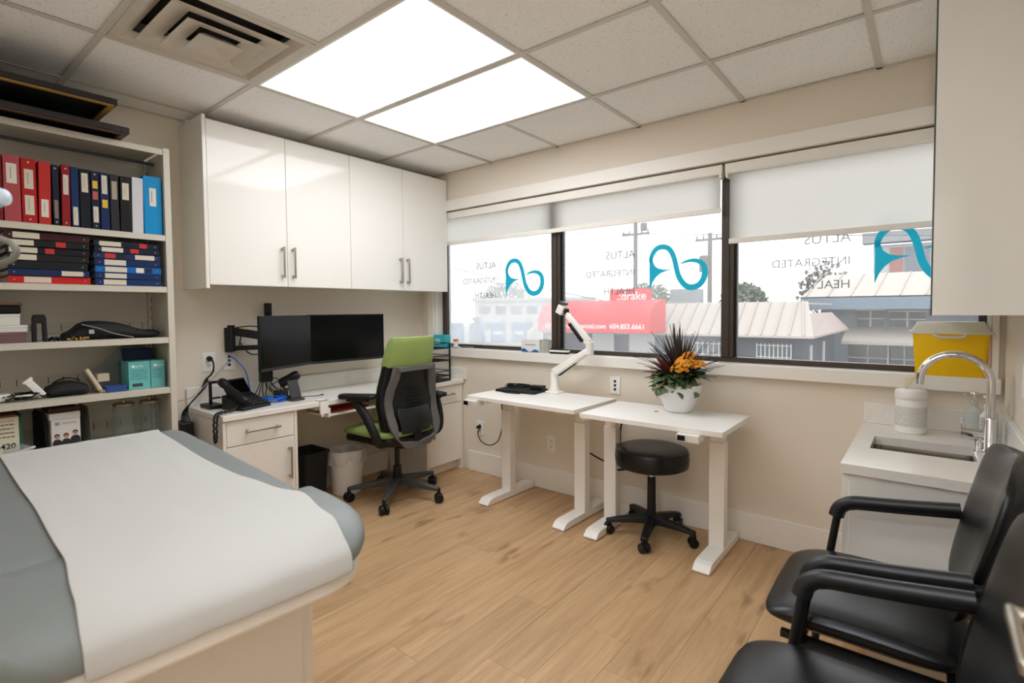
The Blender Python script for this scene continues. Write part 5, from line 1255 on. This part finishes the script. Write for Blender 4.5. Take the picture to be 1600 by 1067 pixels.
MB().tube([(.275, -2.40, Z4+.075), (.295, -2.34, Z4+.055), (.30, -2.28, Z4+.028), (.30, -2.20, Z4+.006)], .009, n=8, sub=4, flat=.35).build('strap', pm('grey_webbing', (130, 130, 132), .5), t)
MB().box(.284, .287, -2.375, -2.355, Z4+.03, Z4+.05).build('badge', pm('badge_white', (190, 190, 190), .5), t)
t = thing('key_ring', 'small bunch of brass keys on the fourth shelf', 'keys', (.29, -2.43, Z4))
for k in range(6): MB().obox((.29+.006*(k % 3), -2.45+.012*k, Z4+.008+.004*(k % 2)), (.006, .022, .010), rotz(k*37)).build('key', pm('brass', (190, 160, 100), .3, metal=1), t)
t = thing('cable_clips', 'heap of small black clips beside the arch stand', 'clips', (.29, -2.50, Z4))
for k in range(14): MB().obox((.28+.008*(k % 4), -2.522+.005*k, Z4+.008+.003*(k % 3)), (.008, .007, .016), rotz(k*53)).build('clip', M_BLACK, t)
Z5 = .9035
t = thing('switch_box', 'teal boxed network switch, the left of two', 'box', (.25, -2.17, Z5), group='teal network boxes')
M_TEAL = pm('teal_carton', (104, 186, 184), .6); M_TXTD = pm('dark_teal_print', (36, 84, 90), .7)
def teal(t, y0, y1):
    MB().box(.16, .285, y0, y1, Z5+.0005, Z5+.142).build('carton', M_TEAL, t, bevel=.001)
    MB().cyl((.2853, y0+.02, Z5+.118), (.2858, y0+.02, Z5+.118), .007, n=12).build('emblem', M_WHITEP, t)
    text('tp-link', .014, (.2858, y0+.046, Z5+.118), (0, 1, 0), (0, 0, 1), M_WHITEP, t, 'lettering', .0002)
    MB().box(.2851, .2855, y0+.008, y1-.014, Z5+.05, Z5+.104).build('print_block', stripes('teal_print', (104, 186, 184), (44, 104, 110), 150, 2, .42), t)
teal(t, -2.222, -2.128)
MB().obox((.2856, -2.185, Z5+.022), (.001, .045, .016)).build('picture', M_DGRAPH, t)
t = thing('switch_box', 'teal boxed network switch at the right end of the shelf', 'box', (.25, -2.09, Z5), group='teal network boxes'); teal(t, -2.125, -2.062)
lbox('blue_carton', 'small dark blue carton lying before the teal boxes', 'box', .22, .30, -2.318, -2.235, Z5, Z5+.029, pm('blue_card', (34, 70, 136), .6))
lbox('navy_carton', 'tall navy carton standing behind the teal boxes', 'box', .03, .14, -2.20, -2.07, Z5, Z5+.20, pm('navy_card', (20, 44, 86), .6))
t = thing('plastic_folder', 'clear plastic folder leaning behind the teal boxes', 'folder', (.12, -2.2, Z5))
MB().beam((.15, -2.31, Z5+.004), (.10, -2.10, Z5+.215), .16, .004, upv=(1, 0, 0)).build('sleeve', clear_plastic('smoky_plastic', (120, 130, 128), .45), t)
t = thing('wifi_router', 'beige upright router on the fifth shelf', 'router', (.22, -2.36, Z5))
MB().beam((.24, -2.335, Z5+.006), (.22, -2.385, Z5+.115), .11, .018, upv=(0, 1, .4)).build('case', pm('beige_plastic', (204, 192, 168), .5), t, bevel=.006)
MB().box(.17, .28, -2.34, -2.30, Z5+.0005, Z5+.012).box(.19, .24, -2.34, -2.29, Z5+.05, Z5+.09).build('foot', pm('beige_plastic', (204, 192, 168), .5), t, bevel=.003)
t = thing('black_pouch', 'black padded pouch lying on the fifth shelf', 'pouch', (.22, -2.45, Z5))
rows = []
for i in range(9):
    s_ = i/8; y_ = -2.535+.16*s_; h = .028+.042*math.sin(math.pi*(.12+.76*s_))
    rows.append([(.21+.08*a, y_, Z5+.0005+h*b) for a, b in ((1, 0), (1.05, .45), (.85, .92), (.2, 1.05), (-.5, .95), (-.95, .6), (-1, 0))])
MB().loft(rows).build('pouch_body', pm('black_nylon', (16, 16, 17), .75), t, sub=1)
MB().tube([(.24, -2.51, Z5+.065), (.25, -2.47, Z5+.085), (.25, -2.43, Z5+.08), (.24, -2.41, Z5+.068)], .004, n=6, sub=4).build('strap', M_BLACK, t)
t = thing('cable_tangle', 'tangle of black and white cables with a white adapter', 'cables', (.25, -2.62, Z5))
pts = [(.26+.05*math.sin(i*.9), -2.64+.055*math.cos(i*.55)+.0007*i, Z5+.008+.025*abs(math.sin(i*.33))) for i in range(60)]
MB().tube(pts, .0035, n=6).build('cable', M_BLACK, t)
pts = [(.27+.045*math.cos(i*.8), -2.62+.06*math.sin(i*.6), Z5+.008+.02*abs(math.cos(i*.41))) for i in range(40)]
MB().tube(pts, .003, n=6).build('cable', M_WHITEP, t)
MB().obox((.27, -2.575, Z5+.05), (.03, .03, .085), Matrix.Rotation(R(35), 3, 'X')).obox((.27, -2.60, Z5+.088), (.02, .014, .04), Matrix.Rotation(R(-50), 3, 'X')).build('adapter', M_WHITEP, t, bevel=.003)
MB().obox((.25, -2.69, Z5+.02), (.06, .08, .03), rotz(20)).build('adapter', M_WHITEP, t, bevel=.004)
Z6 = .6405
t = thing('book_box', 'white carton with a green side and the number 420', 'box', (.2, -2.69, Z6))
MB().box(.10, .27, -2.80, -2.635, Z6+.0005, Z6+.195).build('carton', pm('cream_card', (222, 216, 196), .7), t, bevel=.001)
MB().box(.10, .262, -2.6348, -2.622, Z6+.0005, Z6+.20).build('side', pm('green_card', (24, 92, 62), .6), t, bevel=.001)
MB().box(.10, .268, -2.80, -2.64, Z6+.1955, Z6+.205).build('lid', pm('brown_card', (126, 84, 56), .7), t)
text('420', .034, (.2703, -2.672, Z6+.065), (0, 1, 0), (0, 0, 1), M_BLACKM, t, 'lettering', .0003, bold=True)
MB().box(.2702, .2706, -2.74, -2.65, Z6+.10, Z6+.18).build('print_block', stripes('carton_print', (222, 216, 196), (90, 86, 76), 55, 2, .35), t)
t = thing('photo_box', 'white box with a printed photo of three people in dark jackets', 'box', (.19, -2.47, Z6))
MB().box(.10, .265, -2.525, -2.418, Z6+.0005, Z6+.155).build('carton', pm('photo_card', (226, 226, 224), .6), t, bevel=.001)
M_SUIT = pm('print_dark_suit', (34, 36, 44), .6); M_SKIN = pm('print_skin', (188, 132, 104), .6); M_HAIR = pm('print_hair', (52, 34, 26), .6)
text('SS', .018, (.2656, -2.503, Z6+.135), (0, 1, 0), (0, 0, 1), M_BLACKM, t, 'lettering', .0002, bold=True)
MB().box(.2652, .2655, -2.484, -2.43, Z6+.131, Z6+.139).build('print_line', stripes('photo_print', (226, 226, 224), (110, 110, 112), 200, 1, .5), t)
for yy, zz, hw in ((-2.505, .062, .017), (-2.472, .062, .017), (-2.438, .072, .019)):
    MB().prism([(-hw, -.058), (hw, -.058), (hw, -.012), (hw*.5, .0), (-hw*.5, .0), (-hw, -.012)], frame((.2652, yy, Z6+zz), (0, 1, 0), (0, 0, 1)), .0003).build('printed_jacket', M_SUIT, t)
    MB().cyl((.2652, yy, Z6+zz+.016), (.2656, yy, Z6+zz+.016), .0105, n=14).build('printed_hair', M_HAIR, t); MB().cyl((.2656, yy, Z6+zz+.011), (.2659, yy, Z6+zz+.011), .0085, n=14).build('printed_face', M_SKIN, t)
t = thing('photo_box', 'white and black carton standing on the photo box', 'box', (.19, -2.47, Z6+.1555))
MB().box(.10, .262, -2.53, -2.416, Z6+.1555, Z6+.185).build('carton', pm('photo_card', (226, 226, 224), .6), t, bevel=.001)
MB().box(.10, .25, -2.53, -2.416, Z6+.1853, Z6+.205).build('dark_top', pm('dark_red_card', (58, 24, 22), .6), t)
for yy, lab in ((-2.392, 'grey metal bookend to the right of the photo box'), (-2.560, 'dark metal bookend to the left of the photo box')):
    t = thing('bookend', lab, 'bookend', (.18, yy, Z6))
    MB().prism([(0, 0), (.17, 0), (.155, .13), (.13, .195), (.03, .2), (0, .18)], frame((.09, yy, Z6+.0005), (1, .12, 0), (0, 0, 1)), .003).build('plate', pm('grey_steel', (104, 104, 100), .5) if yy > -2.45 else M_BLACK, t)
    MB().box(.10, .25, yy, yy+.05, Z6+.0005, Z6+.0025).build('foot', M_DGRAPH, t)
M_JAR = clear_plastic('jar_glass', (190, 198, 196), .94)
for k, (yy, xx) in enumerate(((-2.232, .22), (-2.118, .22))):
    t = thing('glass_jar', ('empty glass jar with a steel lid, left of the pair', 'empty glass jar with a steel lid at the right end of the shelf')[k], 'jar', (xx, yy, Z6), group='glass jars')
    MB().lathe([(.045, .0005), (.048, .005), (.048, .165), (.044, .178), (.042, .178), (.045, .164), (.045, .008), (.005, .006)], (xx, yy, Z6), 28).build('jar_body', M_JAR, t)
    MB().lathe([(.046, .1785), (.047, .18), (.047, .19), (.04, .194), (.008, .196), (.006, .206), (.008, .212), (.002, .214)], (xx, yy, Z6), 28).build('lid', M_NICKEL, t)
t = thing('syringe_bag', 'clear bag of white plastic syringes at the left of the sixth shelf', 'bag', (.3, -2.62, Z6))
rows = [[(.27+.05*math.cos(a)*f_, -2.64+.055*math.sin(a)*f_, Z6+z_) for a in (2*math.pi*k/12 for k in range(12))] for f_, z_ in ((.6, .0008), (1, .02), (.9, .05), (.3, .068))]
MB().loft(rows).build('bag_film', clear_plastic('bag_film', (200, 206, 206), .65), t)
for k in range(5): MB().cyl((.25+.01*k, -2.66+.006*k, Z6+.02+.005*k), (.26+.008*k, -2.61+.006*k, Z6+.035+.004*k), .005, n=8).build('syringe', M_WHITEP, t)

# ================================================================== FLOOR STAND at the left edge
t = thing('floor_stand', 'grey floor stand with a curled hook at the left picture edge', 'stand', (1.80, -3.085, 0))
MB().lathe([(.062, .0), (.062, .012), (.03, .03), (.012, .035)], (1.80, -3.085, 0), 28).build('base', M_GRAPH, t)
MB().cyl((1.80, -3.085, .03), (1.80, -3.085, 1.45), .011, n=12).build('pole', M_STEEL, t)
CX_ = Vector((1.775, -2.853, 1.485))
def hookp(a): return Vector((1.968, -2.881, 1.424))+rt*(.048*math.cos(a))+Vector((0, 0, .026*math.sin(a)))
MB().tube([(1.80, -3.085, 1.44), (1.83, -3.02, 1.47), (1.90, -2.94, 1.455)]+[hookp(R(a)) for a in range(110, -150, -20)], .0065, n=8, sub=2).build('hook', pm('grey_enamel', (120, 120, 114), .5), t)
MB().tube([(1.80, -3.085, 1.44), (1.79, -3.0, 1.54), (1.82, -2.89, 1.555)], .008, n=8, sub=4).build('neck', M_STEEL, t)
MB().lathe([(.01, -.03), (.022, -.025), (.026, 0), (.018, .03), (.004, .036)], (1.84, -2.866, 1.553), 16, rot=rt.to_track_quat('Z', 'Y').to_matrix()).build('tip', pm('pale_blue_plastic', (190, 208, 220), .4), t)
# ================================================================== OUTSIDE
GZ = -2.7
pm_base = pm
def pm(name, col, *a, **k): return pm_base(name, tuple(int(v*.84) for v in col), *a, **k)   # all outdoor colours darkened evenly to offset the bright sky
struct(MB().box(-90, 40, .6, 140, GZ-.2, GZ), 'ground', pm('pale_bounce_ground', (178, 178, 175), .8, noise=.1, nscale=.4))  # ground colour lightened to bounce daylight up to the room ceiling
struct(MB().box(-60, -14, 36, 43.5, GZ, GZ+.05), 'lawn', pm('grass_strip', (112, 126, 84), .95, noise=.2, nscale=3))
M_RED = pm('red_awning_cloth', (226, 66, 70), .7); M_SIGNW = pm('sign_white', (240, 240, 236), .6)
M_METR = pm('pale_metal_roof', (192, 184, 176), .5); M_GREYB = pm('blue_grey_siding', (128, 138, 148), .7); M_GREYD = pm('dark_siding', (74, 80, 92), .7)
M_DOORW = pm('pale_panel', (206, 208, 208), .6); M_WIN = pm('dark_glazing', (50, 58, 66), .15); M_WBAR = pm('white_window_bars', (214, 216, 216), .6)
b1 = thing('shop_building', 'grey shop building across the street with pale metal roof and red awning', 'building', (-4, 17, GZ))
MB().box(-9.0, .55, 14.5, 21.2, GZ, .5).build('wall', M_GREYD, b1)
# mansard roof slopes: eave at z .46, y 14 ; ridge at y 15.2
e0, e1, eh = -9.3, .9, .46
rf = MB()._add([(e0, 14.0, eh), (e1, 14.0, eh), (.55, 15.3, 1.50), (e0, 15.3, 1.50), (e0, 14.0, eh-.06), (e1, 14.0, eh-.06), (.55, 15.3, 1.44), (e0, 15.3, 1.44)], [(0, 1, 2, 3), (4, 7, 6, 5), (0, 4, 5, 1), (3, 2, 6, 7), (1, 5, 6, 2), (0, 3, 7, 4)]).build('roof_slope', M_METR, b1, smooth=False)
for k in range(26):
    x_ = e0+.2+k*.39
    if x_ > e1-.1: break
    MB().beam((x_, 14.0, eh+.02), (min(x_, e1) if x_ < .3 else x_-.25, 15.3, 1.52), .035, .05).build('seam', M_METR, rf)
hp = MB()._add([(e1, 14.0, eh), (1.0, 21.5, eh), (.55, 20.4, 1.12), (.55, 15.3, 1.12), (e1, 14.0, eh-.06), (1.0, 21.5, eh-.06), (.5, 20.4, 1.0), (.5, 15.3, 1.0)], [(0, 1, 2, 3), (4, 7, 6, 5), (0, 4, 5, 1), (3, 2, 6, 7), (1, 5, 6, 2), (0, 3, 7, 4)]).build('roof_slope', pm('pinkish_metal_roof', (186, 170, 162), .5), b1, smooth=False)
MB().box(e0, .5, 15.3, 21, 1.40, 1.46).build('flat_roof', M_METR, b1)
for xa, xb, zt in ((-6.62, -5.70, .95), (-5.08, -4.10, .80)):
    d = MB().box(xa, xb, 14.44, 14.498, GZ+.1, zt).build('shop_door', M_DOORW, b1)
    MB().box(xa-.05, xb+.05, 14.47, 14.499, zt, zt+.06).build('door_frame', M_GREYB, d)
for xa, xb in ((-2.75, -1.35), (-.72, .25)):
    wd_ = MB().box(xa, xb, 14.45, 14.498, -1.3, .2).build('window', M_WIN, b1)
    for k in range(9): MB().box(xa+(xb-xa)*k/8-.015, xa+(xb-xa)*k/8+.015, 14.425, 14.449, -1.3, .2).build('window_bar', M_WBAR, wd_)
    for k in range(5): MB().box(xa, xb, 14.418, 14.4245, -1.3+k*.36-.012, -1.3+k*.36+.012).build('window_bar', M_WBAR, wd_)
for y_ in (15.6, 18.2): MB().box(.551, .60, y_, y_+.25, -1.2, .1).build('window', M_WBAR, b1)
MB().box(-4.0, -3.1, 15.6, 16.6, 1.4, 2.02).build('air_conditioner', pm('galvanised', (150, 160, 164), .5), b1)
aw = thing('awning', 'red curved shop awning with white lettering across the street', 'awning', (-5.8, 13.4, .5))
ax0, ax1 = -8.0, -3.55; pr = []
for k in range(9):
    a = R(90*k/8); pr.append((12.8+1.3*(1-math.cos(a))**.9 if False else 14.1-1.3*math.cos(a), .93+.70*math.sin(a)))
rows = [[(ax0, y_, z_) for y_, z_ in pr]+[(ax0, 14.1, .5), (ax0, 12.8, .5)], [(ax1, y_, z_) for y_, z_ in pr]+[(ax1, 14.1, .5), (ax1, 12.8, .5)]]
MB().loft(rows).build('canopy', M_RED, aw)
MB().box(ax0, ax1, 12.77, 12.799, .5, .93).build('valance', M_RED, aw)
text('drakefinancial.com  604.855.6661', .27, (-3.70, 12.768, .71), (1, 0, 0), (0, 0, 1), M_SIGNW, aw, 'lettering', .002, align='RIGHT', bold=True, fit=3.15)
text('.:drake', .34, (-7.83, 12.768, .71), (1, 0, 0), (0, 0, 1), M_SIGNW, aw, 'lettering', .002, align='LEFT', bold=True, fit=1.0)
sg = thing('shop_sign', 'red rectangular sign board on the shop roof', 'sign', (-4.9, 14.2, 1.5))
MB().box(-5.72, -4.10, 14.14, 14.2, 1.45, 2.03).build('board', M_RED, sg)
text('.:drake', .46, (-4.86, 14.135, 1.76), (1, 0, 0), (0, 0, 1), M_SIGNW, sg, 'lettering', .002, bold=True, fit=1.15)
MB().box(-5.5, -5.42, 14.2, 14.9, 1.2, 1.6).box(-4.4, -4.32, 14.2, 14.9, 1.2, 1.6).build('bracket', M_GREYD, sg)
# second building on the right
b2 = thing('office_building', 'grey-blue two-storey building with pale tiled roofs at the right', 'building', (3, 26, GZ))
MB().box(-.2, 9, 23.2, 32, GZ, 1.25).build('wall', M_GREYB, b2)
MB().box(-.8, 9, 22.0, 22.5, 1.22, 1.75).box(-.8, 9, 22.5, 32, 1.22, 1.3).build('fascia', pm('slate_fascia', (120, 140, 156), .6), b2)
rfb = MB()._add([(-.8, 22.0, 1.75), (9, 22.0, 1.75), (9, 24.0, 2.75), (-.1, 24.0, 2.75), (-.8, 22.0, 1.70), (9, 22.0, 1.70), (9, 24.0, 2.70), (-.1, 24.0, 2.70)], [(0, 1, 2, 3), (4, 7, 6, 5), (0, 4, 5, 1), (3, 2, 6, 7), (1, 5, 6, 2), (0, 3, 7, 4)]).build('roof_slope', M_METR, b2, smooth=False)
for k in range(12): MB().beam((-.6+k*.8, 22.0, 1.77), (-.3+k*.8, 24.0, 2.77), .03, .04).build('seam', pm('roof_seam', (190, 178, 168), .6), rfb)
lr_ = MB()._add([(.75, 21.6, -.05), (9, 21.6, -.05), (9, 23.2, .42), (.75, 23.2, .42), (.75, 21.6, -.18), (9, 21.6, -.18), (9, 23.2, .3), (.75, 23.2, .3)], [(0, 1, 2, 3), (4, 7, 6, 5), (0, 4, 5, 1), (3, 2, 6, 7), (1, 5, 6, 2), (0, 3, 7, 4)]).build('lower_roof', M_METR, b2, smooth=False)
for xa, xb, za_, zb_ in ((1.15, 2.05, .5, 1.15), (2.25, 3.4, .5, 1.1), (.85, 2.2, -1.4, -.25), (2.3, 3.2, -1.4, -.25)):
    wd_ = MB().box(xa, xb, 23.14, 23.198, za_, zb_).build('window', M_WIN, b2)
    MB().box((xa+xb)/2-.025, (xa+xb)/2+.025, 23.12, 23.139, za_, zb_).box(xa, xb, 23.12, 23.139, (za_+zb_)/2-.02, (za_+zb_)/2+.02).box(xa-.05, xb+.05, 23.12, 23.139, zb_, zb_+.06).build('window_bar', M_WBAR, wd_)
MB().box(2.22, 2.27, 22.5, 22.55, GZ, .0).build('column', M_WBAR, b2)
b3 = thing('apartment_block', 'pale grey upper building with reddish panel behind the tiled roof', 'building', (4, 34, GZ))
MB().box(.9, 12, 34, 42, GZ, 4.9).build('wall', pm('pale_render', (206, 206, 206), .8), b3)
MB().box(.4, 12, 33.4, 34.6, 5.0, 5.6).build('eave', pm('grey_eave', (150, 156, 162), .7), b3)
for xa, xb, mt_ in ((1.7, 2.3, pm('brick_red_panel', (178, 120, 112), .8)), (2.4, 3.5, M_GREYB), (4.3, 5.6, M_WIN)): MB().box(xa, xb, 33.94, 33.999, 2.6, 4.7).build('panel', mt_, b3)
MB().box(1.0, 12, 33.2, 33.3, 2.0, 2.9).build('balcony_rail', pm('glass_rail', (190, 198, 202), .3), b3)
# far left: portable toilets, low white building, hedge of trees
M_TOI = pm('blue_portable', (80, 140, 190), .6)
def ptoilet(i, x_, y_, lab, mat, txt):
    t = thing('portable_toilet', lab, 'toilet', (x_, y_, GZ), rz=38, group='portable toilets')
    MB().box(-.9, .9, -.9, .9, GZ-GZ+.1, 2.25).build('cabin', mat, t)
    rows = [[(a*s_, b*s_, z_) for a, b in ((-.95, -.95), (.95, -.95), (.95, .95), (-.95, .95))] for s_, z_ in ((1, 2.251), (.9, 2.42), (.3, 2.5))]
    MB().loft(rows).build('roof', mat, t)
    d = MB().box(-.7, .7, -.94, -.901, .2, 2.1).build('door', mat, t)
    if txt: MB().box(-.55, .55, -.96, -.941, 1.0, 1.45).build('label', M_SIGNW, d)
    MB().box(-.8, .8, -.8, .8, 0, .1).build('skid', M_GREYD, t)
for i, (x_, y_, lab, txt) in enumerate(((-42.3, 42.8, 'blue portable toilet furthest left outside the window', 0), (-40.3, 44.5, 'blue portable toilet second from the left outside', 0), (-38.3, 46.2, 'blue portable toilet with a white patch, third from the left', 1), (-36.3, 47.9, 'blue portable toilet with a white patch, furthest right', 1))): ptoilet(i, x_, y_, lab, M_TOI, txt)
t = thing('white_trailer', 'pale white container right of the portable toilets', 'container', (-33, 50, GZ), rz=38)
MB().box(-2.2, 2.2, -1, 1, .2, 2.4).build('body', M_DOORW, t); MB().box(-1.2, 0, -1.03, -1.001, .4, 2.1).build('door', M_SIGNW, t); MB().box(-2, 2, -.8, .8, 0, .199).build('chassis', M_GREYD, t)
b4 = thing('white_building', 'low white building with window bands in the misty distance', 'building', (-46, 64, GZ), rz=38)
MB().box(-9, 9, -4, 4, 0, 5.4).build('wall', pm('white_render', (225, 225, 222), .8), b4); MB().box(-9.4, 9.4, -4.4, 4.4, 5.401, 5.9).build('roof', M_DOORW, b4)
for k in range(7):
    for z_ in (1.0, 3.4): MB().box(-8.3+k*2.4, -6.7+k*2.4, -4.05, -4.001, z_, z_+1.2).build('window', M_GREYB, b4)
# utility poles and wires
M_POLE = pm('weathered_pole', (128, 124, 118), .8)
def pole(label, x_, y_, top, arms):
    t = thing('utility_pole', label, 'pole', (x_, y_, GZ), group='utility poles')
    MB().cyl((x_, y_, GZ), (x_, y_, top), .17, .13, n=12).build('shaft', M_POLE, t)
    for z_, w_ in arms:
        a = MB().beam((x_-w_, y_, z_), (x_+w_, y_, z_), .12, .14).build('crossarm', M_POLE, t)
        for q_ in (-.9, -.45, .45, .9): MB().cyl((x_+w_*q_, y_, z_+.07), (x_+w_*q_, y_, z_+.3), .06, .04, n=8).build('insulator', M_POLE, a)
    return t
p1 = pole('tall grey utility pole with crossarms above the red sign', -12.2, 30, 8.4, ((7.3, 1.1), (6.4, 1.0)))
MB().cyl((-11.6, 30, 6.6), (-11.6, 30, 7.1), .22, n=14).build('transformer', M_POLE, p1)
p2 = pole('utility pole with a transformer near the right mullion', -7.2, 30, 6.0, ((5.6, .9),))
MB().cyl((-7.5, 29.9, 3.6), (-7.5, 29.9, 4.6), .32, n=14).build('transformer', M_POLE, p2)
pole('thin pale lamp post at the left edge of the window view', -20.2, 19, 3.9, ())
def wire(label, p, q_, sag):
    p = Vector(p); q_ = Vector(q_); pts = [p.lerp(q_, k/16)-Vector((0, 0, sag*4*(k/16)*(1-k/16))) for k in range(17)]
    single(MB().tube(pts, .03, n=6), 'power_line', M_POLE, label, 'wire', group='overhead wires')
wire('upper overhead wire crossing the middle window pane', (-30, 30, 8.4), (8, 30, 4.4), .1)
wire('lower overhead wire slanting down across the left pane', (-24, 20, 4.95), (-8.6, 20, 1.62), .1)
# street-light lamp on a short post seen at the lower left
t = thing('street_lamp', 'short grey lamp head behind the teal box, outside', 'lamp', (-22.4, 25, GZ))
MB().cyl((-22.4, 25, GZ), (-22.4, 25, -.1), .1, n=10).build('post', M_POLE, t); MB().lathe([(.12, -.1), (.2, .1), (.2, .55), (.35, .6), (.35, .75), (.1, .8)], (-22.4, 25, 0), 14).build('lantern', M_GREYD, t)
# trees: trunk + leafy crown built of many small facets
def tree(label, x_, y_, h, r_, col, seed, bare=False):
    t = thing('tree', label, 'tree', (x_, y_, GZ), group='misty trees'); rn = random.Random(seed); tr = MB()
    tr.tube([(x_, y_, GZ), (x_+.1, y_, GZ+h*.3), (x_, y_, GZ+h*.75)], [.3, .22, .08], n=8)
    tips = []
    for k in range(26 if bare else 10):
        a = rn.uniform(0, 6.28); z0 = GZ+h*rn.uniform(.25, .7); e = Vector((x_+math.cos(a)*r_*rn.uniform(.4, .9), y_+math.sin(a)*r_*rn.uniform(.4, .9), z0+h*rn.uniform(.15, .3)))
        tr.tube([(x_, y_, z0), Vector((x_, y_, z0)).lerp(e, .5)+Vector((0, 0, .3)), e], [.09, .06, .02], n=5)
        tips.append(e)
    tr.build('trunk', pm('bark', (112, 104, 98), .9), t)
    cr = MB()
    for k in range(420 if bare else 2600):
        d = Vector((rn.gauss(0, 1), rn.gauss(0, 1), rn.gauss(0, 1))).normalized()*rn.uniform(.3, 1)**.5
        c = Vector((x_+d.x*r_, y_+d.y*r_, GZ+h*.66+d.z*h*.34)); u_ = Vector((rn.gauss(0, 1), rn.gauss(0, 1), rn.gauss(0, 1))).normalized()*.22; v_ = u_.orthogonal().normalized()*.12
        cr._add([c-u_, c+v_, c+u_, c-v_], [(0, 1, 2, 3)])
    tag(cr.build('foliage', pm('hazed_leaves_%d' % seed, col, .9), t, smooth=False), kind='stuff')  # pale leaf colour stands in for distant haze
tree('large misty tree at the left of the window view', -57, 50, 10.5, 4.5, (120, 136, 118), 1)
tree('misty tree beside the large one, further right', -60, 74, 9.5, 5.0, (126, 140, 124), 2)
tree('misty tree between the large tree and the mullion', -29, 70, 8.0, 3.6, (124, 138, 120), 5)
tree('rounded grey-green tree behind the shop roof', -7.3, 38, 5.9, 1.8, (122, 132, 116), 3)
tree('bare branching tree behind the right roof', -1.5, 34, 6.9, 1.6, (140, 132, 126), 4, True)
